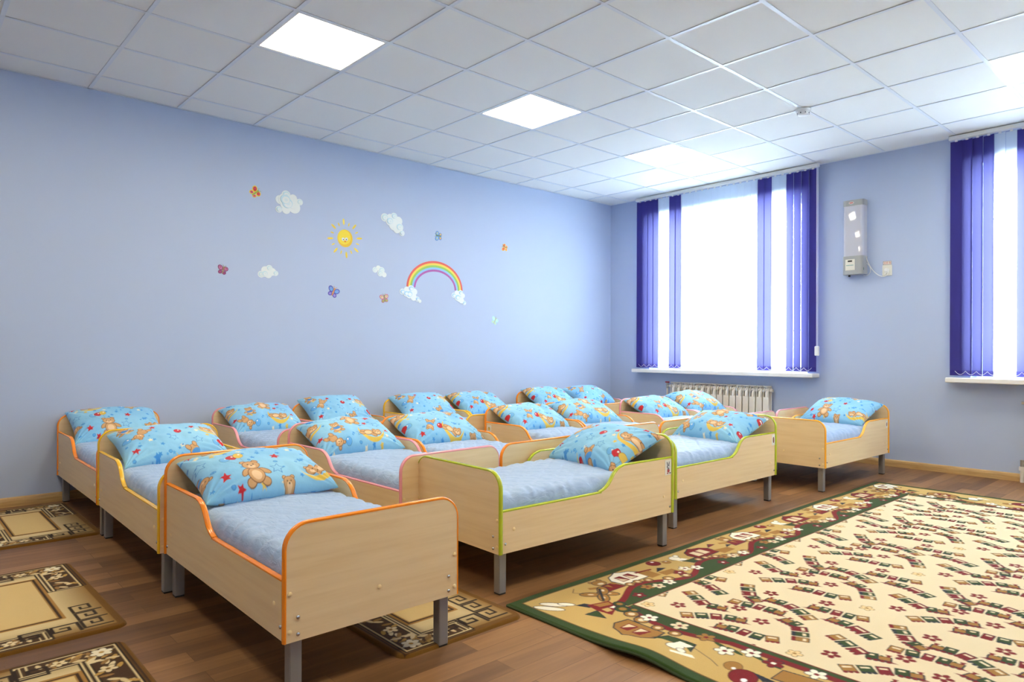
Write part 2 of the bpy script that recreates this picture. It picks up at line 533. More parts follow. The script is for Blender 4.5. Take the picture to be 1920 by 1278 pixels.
# =================================================================== CEILING LIGHTS
m_emit = bpy.data.materials.new('lamp_diffuser'); m_emit.use_nodes = True
nt = m_emit.node_tree; nt.nodes.clear()
eo = nt.nodes.new('ShaderNodeOutputMaterial'); ee = nt.nodes.new('ShaderNodeEmission')
ee.inputs[0].default_value = (1.0, 0.89, 0.68, 1); ee.inputs[1].default_value = LAMP
nt.links.new(ee.outputs[0], eo.inputs[0])
def lamp_proto():
    t = thing('ceiling_light')
    q = MB(); a = 0.292; b_ = 0.276
    for (x0, y0, x1, y1) in ((-a, -a, a, -b_), (-a, b_, a, a), (-a, -b_, -b_, b_), (b_, -b_, a, b_)):
        q.box((x0, y0, 0.001), (x1, y1, 0.03))
    q.box((-a, -a, 0.03), (a, a, 0.034))
    q.build('frame', m_white, t)
    q = MB(); q.box((-b_, -b_, 0.006), (b_, b_, 0.012)); q.build('diffuser', m_emit, t)
    return t
lamp_lab = {(1, 2): 'square white ceiling light panel nearest the left wall, largest in view, switched on',
            (4, 2): 'square lit ceiling panel, middle one of the row running towards the window',
            (7, 2): 'square lit ceiling panel closest to the left window blind',
            (7, 7): 'square lit ceiling panel at the right edge of the photo above the second window',
            (-2, 2): 'square lit ceiling panel near the front wall on the left side behind the view',
            (1, 7): 'square lit ceiling panel above the patterned carpet near the right wall',
            (4, 7): 'square lit ceiling panel over the middle of the patterned carpet',
            (-2, 7): 'square lit ceiling panel in the front right corner of the room'}
lp = lamp_proto()
for k, (i, j) in enumerate(LAMPS):
    o = lp if k == 0 else dup(lp)
    o.location = (0.6*i+0.3, -0.6*j-0.3, H)
    tag(o, lamp_lab[(i, j)], 'ceiling light', 'square ceiling light panels')

# smoke detector
t = thing('smoke_detector', (4.20, -2.995, H), label='small round white smoke detector on the ceiling between the windows', cat='smoke detector')
q = MB(); q.lathe([(0.056, 0), (0.056, -0.010), (0.050, -0.018)], (0, 0, 0), 28); q.build('mounting_base', m_white, t, angle=40)
q = MB(); q.lathe([(0.046, -0.018), (0.047, -0.030), (0.038, -0.043), (0.020, -0.048), (0.004, -0.049)], (0, 0, 0), 28); q.build('sensor_head', m_white, t, angle=40)
m_slot = mat('dark_slot', rgb(70, 72, 75), 0.6)
for a_ in range(8):
    q = MB(); tt = a_*PI/4; q.box((0.043*math.cos(tt)-0.004, 0.043*math.sin(tt)-0.004, -0.036), (0.043*math.cos(tt)+0.004, 0.043*math.sin(tt)+0.004, -0.028)); q.build('vent_slot', m_slot, t)

# =================================================================== BLINDS
def slat_mat(name, dif, tra, f):
    mt = bpy.data.materials.new(name); mt.use_nodes = True
    nt = mt.node_tree; nt.nodes.clear()
    o = nt.nodes.new('ShaderNodeOutputMaterial'); d = nt.nodes.new('ShaderNodeBsdfDiffuse'); tr = nt.nodes.new('ShaderNodeBsdfTranslucent')
    mx = nt.nodes.new('ShaderNodeMixShader'); mx.inputs[0].default_value = f
    d.inputs[0].default_value = dif; tr.inputs[0].default_value = tra
    nt.links.new(d.outputs[0], mx.inputs[1]); nt.links.new(tr.outputs[0], mx.inputs[2]); nt.links.new(mx.outputs[0], o.inputs[0])
    return mt
m_slw = slat_mat('white_blind_fabric', rgb(215, 228, 240), rgb(225, 232, 238), 0.5)
m_slp = slat_mat('purple_blind_fabric', rgb(66, 60, 134), rgb(100, 102, 156), 0.22)
m_hem = slat_mat('purple_blind_hem', rgb(62, 56, 130), rgb(84, 82, 146), 0.15)
m_hemw = slat_mat('white_blind_hem', rgb(215, 228, 240), rgb(180, 198, 210), 0.12)
m_chain = mat('white_bead_chain', rgb(235, 235, 240), 0.4)
PAT = 'PPPPWWPPWWWWWWWWWWWWPPWWPPPP'
NS = len(PAT)
def blind(yL, width, label, angs, rail_end):
    t = thing('vertical_blind', (5.80, yL, 0), label=label, cat='window blind', group='purple and white vertical blinds')
    q = MB(); q.rbox((-0.022, -width-0.02, H-0.040), (0.022, 0.015, H-0.004), 0.005); q.build('headrail', m_white, t)
    pitch = width/NS
    meshes = {}
    z0, z1 = 0.868, H-0.052
    for i, ch in enumerate(PAT):
        if ch not in meshes:
            q = MB(); wv = 0.089; n_ = 8; zs = [0, 0.045, z1-z0]
            v = []; f = []
            for zz in zs:
                for k in range(n_+1):
                    uu = k/n_*2-1
                    v.append((0.005*(1-uu*uu), uu*wv/2, zz))
            for a_ in range(2):
                for k in range(n_):
                    o = a_*(n_+1)+k
                    f.append((o, o+1, o+n_+2, o+n_+1))
            cols = (m_slp, m_hem) if ch == 'P' else (m_slw, m_hemw)
            q.add(v, f[:n_], cols[1]); q.add(v, f[n_:], cols[0])
            o = q.build('slat', None, t, smooth=True)
            meshes[ch] = o
        else:
            o = meshes[ch].copy(); COL.objects.link(o); o.parent = t
        o['label'] = 'purple slat' if ch == 'P' else 'white slat'
        o.location = (0, -(i+0.5)*pitch, z0)
        o.rotation_euler = (0, 0, math.radians(angs(i)))
        if i == 0: hk = None
    q = MB(); q.box((-0.004, -0.010, z1-0.004), (0.004, 0.010, z1+0.016)); h0 = q.build('hanger', m_white, t)
    for i in range(NS):
        h_ = h0 if i == 0 else h0.copy()
        if i: COL.objects.link(h_); h_.parent = t
        h_.location = (0, -(i+0.5)*pitch, 0)
    q = MB()
    for i in range(NS-1):                       # scalloped bottom chain on the room side
        y0 = -(i+0.5)*pitch; pts = []
        for k in range(9):
            s_ = k/8; pts.append((-0.018, y0-s_*pitch, z0+0.040-0.030*math.sin(PI*s_)))
        q.tube(pts, 0.0017, 5)
    q.build('bottom_chain', m_chain, t)
    return t
bl1 = blind(-0.175, 2.225, 'purple and white vertical blind over the left window beside the room corner',
            lambda i: 4 if i < 8 else (-3 if i < 20 else (-8 if i < 24 else -14)), 0)
q = MB()
q.tube([(-0.03, -2.236, H-0.04), (-0.03, -2.238, 1.12)], 0.0022, 6); q.tube([(-0.022, -2.246, H-0.04), (-0.022, -2.246, 1.12)], 0.0022, 6)
q.build('control_cord', m_chain, bl1)
q = MB(); q.rbox((-0.042, -2.262, 1.03), (-0.012, -2.222, 1.125), 0.006); q.build('cord_weight', m_white, bl1)
bl2 = blind(-3.57, 2.225, 'purple and white vertical blind at the right edge of the photo over the second window',
            lambda i: (-4 if i == 0 else (-12 if i == 1 else -21)) if i < 6 else -15, 0)

# =================================================================== RADIATORS
m_rad = mat('radiator_enamel', rgb(226, 220, 208), 0.4)
m_red = mat('red_plastic', rgb(170, 24, 30), 0.4)
m_brass = mat('nickel_valve', rgb(190, 186, 176), 0.3, metal=0.9)
def rad_section_mesh():
    q = MB(); wd = 0.078; g = 0.0055
    q.rbox((-0.090, g, 0.115), (-0.078, wd-g, 0.585), 0.003)         # flat front plate
    q.box((-0.078, wd/2-0.002, 0.13), (-0.010, wd/2+0.002, 0.66))    # middle web
    q.rbox((-0.060, wd/2-0.016, 0.10), (-0.030, wd/2+0.016, 0.69), 0.008)  # water column
    q.cyl((-0.045, 0, 0.655), (-0.045, wd, 0.655), 0.021, n=14)
    q.cyl((-0.045, 0, 0.145), (-0.045, wd, 0.145), 0.021, n=14)
    for yy in (0.012, wd-0.012):                                     # side fins curving back at the top
        pts = [(-0.088, 0.560), (-0.086, 0.62), (-0.076, 0.668), (-0.06, 0.69), (-0.05, 0.69), (-0.066, 0.66), (-0.076, 0.61), (-0.078, 0.56)]
        q.prism(pts, lambda a_, b_, t_: (a_, t_, b_), yy-0.002, yy+0.002)
    q.rbox((-0.080, 0.007, 0.692), (-0.012, wd-0.007, 0.704), 0.004) # top cap
    q.prism([(-0.088, 0.585), (-0.082, 0.635), (-0.060, 0.662), (-0.058, 0.655), (-0.076, 0.628), (-0.080, 0.585)], lambda a_, b_, t_: (a_, t_, b_), 0.020, wd-0.032)
    q.rbox((-0.030, g, 0.11), (-0.012, wd-g, 0.69), 0.004)
    return q
def radiator(y0, n_, label, valve_top):
    t = thing('radiator', (XW-0.005, y0, 0), label=label, cat='radiator', group='white sectional radiators under the windows')
    first = rad_section_mesh().build('section', m_rad, t, angle=40)
    for k in range(n_):
        o = first if k == 0 else first.copy()
        if k: COL.objects.link(o); o.parent = t
        o.location = (0, -(k+1)*0.078, 0)
    e = -n_*0.078
    q = MB(); q.cyl((-0.045, 0, 0.655), (-0.045, 0.022, 0.655), 0.017, n=12); q.cyl((-0.045, e-0.022, 0.655), (-0.045, e, 0.655), 0.017, n=12)
    q.build('end_plug', m_rad, t, angle=40)
    if valve_top:
        q = MB(); q.cyl((-0.045, 0.022, 0.655), (-0.045, 0.058, 0.655), 0.012, n=12); q.cyl((-0.045, 0.058, 0.625), (-0.045, 0.058, 0.69), 0.014, n=12)
        v = q.build('valve', m_brass, t, angle=40)
        q = MB(); q.rbox((-0.056, 0.030, 0.692), (-0.034, 0.086, 0.706), 0.005); q.build('valve_handle', m_red, v)['label'] = 'red lever handle'
        q = MB(); q.cyl((-0.045, 0.058, 0.0), (-0.045, 0.058, 0.625), 0.012, n=12); q.build('supply_pipe', m_rad, t, angle=40)
    else:
        q = MB(); q.cyl((-0.045, 0.0, 0.145), (-0.045, 0.040, 0.155), 0.011, n=12); q.cyl((-0.045, 0.040, 0.130), (-0.045, 0.040, 0.185), 0.014, n=12)
        q.build('valve', m_brass, t, angle=40)
        q = MB(); q.cyl((-0.045, 0.040, 0.0), (-0.045, 0.040, 0.110), 0.015, n=12); q.cyl((-0.045, 0.040, 0.098), (-0.045, 0.040, 0.130), 0.022, n=12)
        q.build('supply_pipe', m_rad, t, angle=40)
        q = MB(); q.cyl((-0.045, 0.022, 0.655), (-0.045, 0.045, 0.655), 0.012, n=12); q.build('air_vent', m_brass, t, angle=40)
    return t
radiator(-0.66, 16, 'white sectional radiator with a red valve handle under the left window', True)
radiator(-4.12, 16, 'white sectional radiator at the right edge of the photo, pipe rising from the floor', False)

# =================================================================== WALL UNIT, SOCKET, SIGN
m_grey = mat('grey_plastic', rgb(158, 160, 160), 0.4)
m_lens = mat('pale_acrylic_cover', rgb(196, 196, 206), 0.04, coat=0.2)
m_dark = mat('dark_display', rgb(40, 44, 44), 0.3)
m_teal = mat('teal_print', rgb(70, 150, 150), 0.5)
m_lab = mat('cream_label', rgb(222, 220, 208), 0.5)
m_redp = mat('red_print', rgb(196, 60, 60), 0.5)
t = thing('air_purifier', (XW, -2.752, 0), label='tall narrow grey and white air purifier lamp mounted on the wall between the windows', cat='air purifier')
def dprof(d, wd, n_=5):
    r_ = 0.030; pts = [(0, -wd/2), (-d+r_, -wd/2)]
    for k in range(1, n_+1):
        a_ = k/n_*PI/2; pts.append((-d+r_-r_*math.sin(a_), -wd/2+r_-r_*math.cos(a_)))
    for k in range(n_+1):
        a_ = k/n_*PI/2; pts.append((-d+r_-r_*math.cos(a_), wd/2-r_+r_*math.sin(a_)))
    pts.append((0, wd/2)); return pts
Q3 = lambda a_, b_, t_: (a_, b_, t_)
q = MB(); q.prism(dprof(0.105, 0.192), Q3, 2.475, 2.530); q.build('top_cap', m_grey, t, angle=35)
q = MB(); q.prism(dprof(0.100, 0.186), Q3, 1.990, 2.476); q.build('front_cover', m_lens, t, angle=35)
q = MB(); q.prism(dprof(0.108, 0.194), Q3, 1.815, 1.991); hs = q.build('lower_housing', m_grey, t, angle=35)
q = MB(); q.box((-0.1095, -0.022, 1.855), (-0.1075, 0.065, 1.960)); pn = q.build('control_panel', m_lab, t)
q = MB(); q.box((-0.111, 0.002, 1.935), (-0.109, 0.042, 1.950)); q.build('display', m_dark, pn)
q = MB()
for k in range(9):
    q.box((-0.1103, 0.056-k*0.0075-0.005, 1.899), (-0.1093, 0.056-k*0.0075, 1.906))
q.build('printed_line', m_teal, pn)
q = MB(); q.box((-0.098, -0.0975, 1.850), (-0.084, -0.0965, 1.875)); q.build('side_switch', mat('green_switch', rgb(30, 90, 60), 0.3), t)
q = MB(); q.cyl((-0.05, 0.05, 1.798), (-0.05, 0.05, 1.816), 0.010, n=12); q.build('foot_knob', m_cap, t)
q = MB(); q.prism([(0.024*math.cos(a_*PI/10), 0.012*math.sin(a_*PI/10)) for a_ in range(20)], lambda a_, b_, t_: (-t_, a_+0.012, 2.503+b_), 0.1045, 0.1065)
lg = q.build('oval_emblem', m_lab, t)
q = MB(); q.prism([(0.019*math.cos(a_*PI/10), 0.008*math.sin(a_*PI/10)) for a_ in range(20)], lambda a_, b_, t_: (-t_, a_+0.012, 2.503+b_), 0.1060, 0.1072)
q.build('emblem_centre', mat('red_emblem', rgb(205, 130, 125), 0.4), lg)
def bez(pts, n_=24):
    P = [Vector(p) for p in pts]; out = []
    for k in range(n_+1):
        s_ = k/n_; c = P[:]
        while len(c) > 1: c = [c[i].lerp(c[i+1], s_) for i in range(len(c)-1)]
        out.append(tuple(c[0]))
    return out
q = MB(); q.tube(bez([(-0.03, -0.094, 1.985), (-0.025, -0.115, 1.90), (-0.02, -0.16, 1.80), (-0.02, -0.24, 1.74), (-0.022, -0.295, 1.78), (-0.035, -0.292, 1.825)]), 0.0035, 8)
q.tube(bez([(-0.02, -0.094, 1.92), (-0.02, -0.135, 1.90), (-0.02, -0.155, 1.83), (-0.02, -0.12, 1.79), (-0.02, -0.07, 1.805)]), 0.0030, 8)
q.build('power_cord', m_white, t)
t = thing('wall_socket', (XW, -3.028, 1.838), label='square cream wall socket with a white plug in it, right of the purifier', cat='socket')
q = MB(); q.rbox((-0.012, -0.042, -0.050), (0, 0.042, 0.050), 0.004); q.build('faceplate', m_lab, t)
q = MB(); q.lathe([(0.021, -0.010), (0.021, -0.014), (0.019, -0.036), (0.012, -0.040)], (0, 0, 0), 20, axis='x'); q.cyl((-0.025, 0.0, -0.005), (-0.028, 0.012, -0.040), 0.007, n=10)
q.build('plug', m_white, t, angle=40)
t = thing('warning_sign', (XW, -3.026, 1.908), label='tiny framed red lettered voltage sign directly above the wall socket', cat='sign')
q = MB(); q.box((-0.0015, -0.037, -0.018), (0, 0.037, 0.018)); q.build('plate', m_lab, t)
q = MB()
for (a1, b1, c1, d1) in ((-0.036, -0.017, 0.036, -0.0145), (-0.036, 0.0145, 0.036, 0.017), (-0.036, -0.017, -0.0335, 0.017), (0.0335, -0.017, 0.036, 0.017)):
    q.box((-0.0022, a1, b1), (-0.0010, c1, d1))
q.build('border', mat('brown_print', rgb(120, 50, 50), 0.5), t)
def text_mesh(txt, size, name, m_, parent, M):
    cu = bpy.data.curves.new(name, 'FONT'); cu.body = txt; cu.size = size; cu.extrude = 0.0003
    cu.align_x = 'CENTER'; cu.align_y = 'CENTER'
    tmp = bpy.data.objects.new('tmp_text', cu); COL.objects.link(tmp)
    dg = bpy.context.evaluated_depsgraph_get()
    me = bpy.data.meshes.new_from_object(tmp.evaluated_get(dg))
    bpy.data.objects.remove(tmp); me.transform(M); me.materials.clear(); me.materials.append(m_)
    o = bpy.data.objects.new(name, me); COL.objects.link(o); o.parent = parent
    return o
MT = Matrix(((0, 0, -1, -0.0020), (-1, 0, 0, 0), (0, 1, 0, 0), (0, 0, 0, 1)))
text_mesh('220 B', 0.026, 'lettering', m_redp, t, MT)

# =================================================================== WALL STICKERS (thin vinyl on the left wall)
def decal_to3(cx, cz):
    return lambda a_, b_, t_: (cx+a_, YL-t_, cz+b_)
LAY = 0.0005
def ellp(x, y, rx, ry, rot=0, n_=24):
    c, s_ = math.cos(rot), math.sin(rot)
    return [(x+rx*math.cos(2*PI*i/n_)*c-ry*math.sin(2*PI*i/n_)*s_, y+rx*math.cos(2*PI*i/n_)*s_+ry*math.sin(2*PI*i/n_)*c) for i in range(n_)]
class Dec:
    """stack of thin vinyl layers"""
    def __init__(s, to3): s.q = MB(); s.k = 1; s.to3 = to3
    def add(s, pts, m_, same=False):
        if not same: s.k += 1
        s.q.prism(pts, s.to3, 0.0002, s.k*LAY, m_)
    def build(s, name, parent=None): return s.q.build(name, None, parent)
VC = {}
def vc(r_, g_, b_):
    k = (r_, g_, b_)
    if k not in VC: VC[k] = mat('vinyl_%d_%d_%d' % k, rgb(*k), 0.55)
    return VC[k]
CW, CB, CS = vc(226, 232, 232), vc(196, 222, 232), vc(214, 228, 232)
def cloud(cx, cz, blobs, label, group='cloud stickers on the left wall', name='cloud_sticker', parent=None, tagit=True):
    """blobs: (x, z, r) ; curls drawn as paler rings"""
    d = Dec(decal_to3(cx, cz)) if parent is None else Dec(lambda a_, b_, t_: (cx+a_, -t_, cz+b_))
    for i, (x, z, r_) in enumerate(blobs): d.add(ellp(x, z, r_, r_*0.95), CW)
    for i, (x, z, r_) in enumerate(blobs):
        if i % 2 == 0:
            d.add(ellp(x, z+r_*0.05, r_*0.72, r_*0.66), CB); d.add(ellp(x+r_*0.08, z-r_*0.04, r_*0.55, r_*0.5), CW)
            d.add(ellp(x+r_*0.1, z-r_*0.02, r_*0.26, r_*0.22), CS)
    o = d.build(name, parent)
    if tagit: tag(o, label, 'wall sticker', group)
    return o
cloud(1.515, 2.345, [(-0.03, 0.075, 0.040), (0.035, 0.055, 0.035), (0.095, 0.030, 0.030), (-0.085, 0.025, 0.040), (-0.02, 0.0, 0.065), (0.045, -0.025, 0.055), (-0.095, -0.060, 0.030), (-0.03, -0.055, 0.038), (-0.04, 0.03, 0.06), (0.04, 0.01, 0.055)],
      'largest white cloud sticker, high on the left wall beside the red and yellow butterfly')
cloud(2.585, 2.310, [(-0.105, 0.045, 0.042), (-0.045, 0.055, 0.035), (0.0, 0.070, 0.036), (0.05, 0.030, 0.045), (0.06, -0.030, 0.045), (0.0, -0.015, 0.060), (-0.05, 0.015, 0.045), (0.03, -0.055, 0.040), (0.090, -0.085, 0.030)],
      'white cloud sticker sloping down to the right, above the rainbow and right of the sun')
cloud(1.328, 1.735, [(-0.06, -0.022, 0.030), (-0.025, 0.015, 0.035), (0.01, 0.035, 0.028), (0.035, 0.005, 0.035), (0.065, -0.005, 0.024), (0.0, -0.022, 0.032), (-0.03, -0.015, 0.03)],
      'small flat white cloud sticker low on the left, right of the purple butterfly')
cloud(2.425, 1.830, [(-0.05, 0.010, 0.028), (-0.015, 0.030, 0.026), (0.02, 0.010, 0.034), (0.05, -0.030, 0.026), (0.005, -0.020, 0.03)],
      'smallest white cloud sticker, between the sun and the rainbow')
# sun
t = thing('sun_sticker', (2.055, YL, 2.105), label='yellow smiling sun wall sticker with short separate rays', cat='wall sticker')
L3 = lambda a_, b_, t_: (a_, -t_, b_)
d = Dec(L3); d.add(ellp(0, 0, 0.078, 0.082), vc(232, 190, 40)); d.add(ellp(-0.008, 0.010, 0.066, 0.068), vc(240, 214, 52))
d.add(ellp(-0.020, -0.010, 0.015, 0.015), CW); d.add(ellp(0.014, -0.006, 0.015, 0.015), CW)
d.add(ellp(-0.017, -0.013, 0.005, 0.006), vc(90, 90, 60)); d.add(ellp(0.012, -0.010, 0.005, 0.006), vc(90, 90, 60))
d.add(ellp(0.000, -0.030, 0.010, 0.006), vc(220, 120, 40)); d.build('face', t)
for k in range(16):
    a_ = 2*PI*k/16+0.1; big = k % 2 == 0
    d = Dec(L3); r_ = 0.150 if big else 0.135; l_ = 0.030 if big else 0.018
    d.add(ellp(r_*math.cos(a_), r_*1.02*math.sin(a_), l_, l_*0.32, a_, 12), vc(238, 208, 70)); d.build('ray', t)
# rainbow with two clouds
t = thing('rainbow_sticker', (3.10, YL, 1.70), label='rainbow wall sticker arching between two little clouds', cat='wall sticker')
bands = [((222, 96, 84)), ((238, 208, 84)), ((150, 196, 88)), ((140, 190, 228)), ((176, 92, 168))]
NB = 5
def arcp(k_, s_):
    """outer edge k_=0 .. inner edge k_=NB ; s_ 0..1 left to right"""
    f = k_/NB; rx = 0.350-0.105*f; rz = 0.290-0.108*f
    a_ = PI*(1.0-s_)
    a_ = 0.02+a_*0.985
    sk = 0.02*math.cos(a_)
    return (-0.012+rx*math.cos(a_)*(1 if math.cos(a_) > 0 else 1.02)+0.0*sk, rz*math.sin(a_)-0.004)
for k_ in range(NB):
    pts = [arcp(k_, i/40) for i in range(41)] + [arcp(k_+1, i/40) for i in range(40, -1, -1)]
    q = MB(); n_ = 41
    v = []
    for (x, z) in pts: v.append((x, -0.0014, z))
    for (x, z) in pts: v.append((x, -0.0002, z))
    f = []
    N2 = len(pts)
    for i in range(40):
        f.append((i, i+1, N2-2-i, N2-1-i)); f.append((N2+i, N2+N2-1-i, N2+N2-2-i, N2+i+1))
    for i in range(N2):
        j = (i+1) % N2; f.append((i, N2+i, N2+j, j))
    q.add(v, f); q.build('colour_band', vc(*bands[k_]), t)
LY2 = LAY
CB2 = CB
def rb_cloud(cx, cz, blobs):
    d = Dec(lambda a_, b_, t_: (cx+a_, -t_-0.0014, cz+b_))
    for x, z, r_ in blobs: d.add(ellp(x, z, r_, r_*0.95), CW)
    for i, (x, z, r_) in enumerate(blobs):
        if i % 2 == 0: d.add(ellp(x, z, r_*0.7, r_*0.62), vc(168, 208, 240)); d.add(ellp(x+0.004, z-0.004, r_*0.5, r_*0.42), CW)
    d.build('cloud', t)
rb_cloud(-0.315, -0.06, [(-0.10, 0.01, 0.032), (-0.05, 0.03, 0.034), (0.0, 0.045, 0.036), (0.04, 0.015, 0.034), (-0.02, -0.01, 0.045), (0.03, -0.04, 0.036), (0.075, -0.055, 0.026), (0.105, -0.075, 0.018), (-0.06, -0.005, 0.035)])
rb_cloud(0.29, -0.07, [(-0.07, 0.02, 0.028), (-0.03, 0.045, 0.028), (0.02, 0.05, 0.03), (0.05, 0.02, 0.028), (-0.02, 0.0, 0.04), (0.03, -0.03, 0.034), (0.07, -0.055, 0.024), (0.0, -0.02, 0.03)])
# butterflies
def butterfly(cx, cz, sz, rot, c1, c2, c3, body, label, fold=1.0):
    t = thing('butterfly_sticker', (cx, YL, cz), label=label, cat='wall sticker', group='butterfly stickers on the left wall')
    cr, sr = math.cos(rot), math.sin(rot)
    def T(p): return [((x*cr-y*sr)*sz, (x*sr+y*cr)*sz) for x, y in p]
    for sgn, fl in ((-1, 1.0), (1, fold)):
        d = Dec(L3)
        d.add(T(ellp(sgn*0.55*fl, 0.42, 0.55*fl, 0.42, sgn*0.7)), vc(*c1)); d.add(T(ellp(sgn*0.42*fl, -0.35, 0.38*fl, 0.34, -sgn*0.6)), vc(*c1))
        d.add(T(ellp(sgn*0.55*fl, 0.42, 0.38*fl, 0.28, sgn*0.7)), vc(*c2)); d.add(T(ellp(sgn*0.42*fl, -0.35, 0.24*fl, 0.20, -sgn*0.6)), vc(*c3))
        d.add(T(ellp(sgn*0.62*fl, 0.50, 0.12, 0.12)), vc(*c3)); d.build('wing', t)
    d = Dec(lambda a_, b_, t_: (a_, -t_-0.003, b_)); d.add(T(ellp(0, 0, 0.12, 0.62)), vc(*body)); d.add(T(ellp(0, 0.62, 0.16, 0.16)), vc(*body))
    d.add(T([(0.02, 0.7), (0.28, 1.05), (0.33, 1.02), (0.08, 0.68)]), vc(*body)); d.add(T([(-0.02, 0.7), (-0.28, 1.05), (-0.33, 1.02), (-0.08, 0.68)]), vc(*body))
    d.build('body', t)
butterfly(1.212, 2.392, 0.052, -0.9, (236, 206, 60), (206, 50, 50), (200, 70, 120), (150, 170, 70), 'red and yellow butterfly sticker, topmost at the left of the wall', 0.7)
butterfly(0.950, 1.718, 0.045, -0.25, (130, 60, 110), (196, 120, 160), (160, 70, 120), (150, 130, 90), 'purple butterfly sticker, farthest left on the wall', 0.8)
butterfly(1.935, 1.597, 0.056, -0.4, (90, 80, 180), (110, 170, 225), (150, 140, 215), (215, 150, 90), 'blue and violet butterfly sticker with an orange body under the sun', 1.0)
butterfly(2.481, 1.567, 0.050, 0.2, (190, 110, 140), (220, 190, 170), (170, 180, 90), (150, 150, 90), 'pink and green butterfly sticker left of the rainbow', 0.9)
butterfly(3.127, 2.251, 0.052, 1.5, (90, 130, 200), (140, 190, 220), (230, 190, 110), (100, 130, 110), 'blue butterfly sticker with a yellow stripe above the rainbow', 0.8)
butterfly(4.045, 2.228, 0.050, 1.3, (240, 205, 90), (220, 90, 70), (230, 130, 90), (170, 120, 60), 'small red and yellow butterfly sticker, farthest right on the wall', 0.6)
butterfly(3.890, 1.393, 0.050, -0.5, (170, 215, 215), (190, 225, 220), (200, 215, 180), (190, 195, 150), 'pale green butterfly sticker, lowest on the wall to the right', 0.9)

# =================================================================== BEDS
L_B, W_B, TH = 1.245, 0.655, 0.018
ZB, ZF, ZH, ZSL, ZSH = 0.187, 0.546, 0.609, 0.373, 0.491
def board_outline(zt, r_, n_=8):
    pts = [(0, ZB), (W_B, ZB)]
    for k in range(n_+1):
        a_ = k/n_*PI/2; pts.append((W_B-r_+r_*math.cos(a_), zt-r_+r_*math.sin(a_)))
    for k in range(n_+1):
        a_ = PI/2+k/n_*PI/2; pts.append((r_+r_*math.cos(a_), zt-r_+r_*math.sin(a_)))
    return pts
def side_top():
    """(s, z) from headboard to footboard"""
    P = [(0.018, ZSH), (0.375, ZSH+0.001), (0.42, ZSH-0.002), (0.455, ZSH-0.012), (0.487, ZSH-0.034), (0.512, ZSH-0.065), (0.533, ZSH-0.087), (0.562, ZSH-0.104), (0.60, ZSL+0.003), (0.64, ZSL), (L_B-0.018, ZSL)]
    out = []
    # subdivide with Catmull-Rom
    for i in range(len(P)-1):
        p0 = P[max(i-1, 0)]; p1 = P[i]; p2 = P[i+1]; p3 = P[min(i+2, len(P)-1)]
        N_ = 1 if (i == 0 or i == len(P)-2) else 3
        for k in range(N_):
            s_ = k/N_
            f = lambda a, b, c, d: 0.5*((2*b)+(-a+c)*s_+(2*a-5*b+4*c-d)*s_*s_+(-a+3*b-3*c+d)*s_**3)
            out.append((f(p0[0], p1[0], p2[0], p3[0]), f(p0[1], p1[1], p2[1], p3[1])))
    out.append(P[-1])
    return out
def trim_sweep(path, to3, t0, t1):
    """rounded plastic T-edging swept along a 2-D path; outward = left normal of travel"""
    prof = [(-0.0045, -0.0008), (0.0006, -0.0010), (0.0030, 0.0018), (0.0042, 0.0058), (0.0046, (t1-t0)/2)]
    full = prof + [(o, (t1-t0)-w_) for o, w_ in prof[-2::-1]]
    q = MB(); n_ = len(full); v = []
    for i, p in enumerate(path):
        a = path[max(i-1, 0)]; b = path[min(i+1, len(path)-1)]
        dx, dy = b[0]-a[0], b[1]-a[1]; l_ = math.hypot(dx, dy); nx, ny = -dy/l_, dx/l_
        for o, w_ in full:
            v.append(to3(p[0]+nx*o, p[1]+ny*o, t0+w_))
    f = []
    for i in range(len(path)-1):
        for k in range(n_-1):
            f.append((i*n_+k, i*n_+k+1, (i+1)*n_+k+1, (i+1)*n_+k))
    f += [tuple(range(n_)), tuple(range((len(path)-1)*n_, len(path)*n_))[::-1]]
    q.add(v, f)
    return q
def button(q, c, axis, r_=0.0075, h_=0.004):
    x, y, z = c; sg = 1 if axis[0] == '+' else -1
    prof = [(r_, 0), (r_*0.95, sg*h_*0.55), (r_*0.6, sg*h_*0.92), (r_*0.15, sg*h_)]
    q.lathe(prof, c, 12, axis=axis[1])
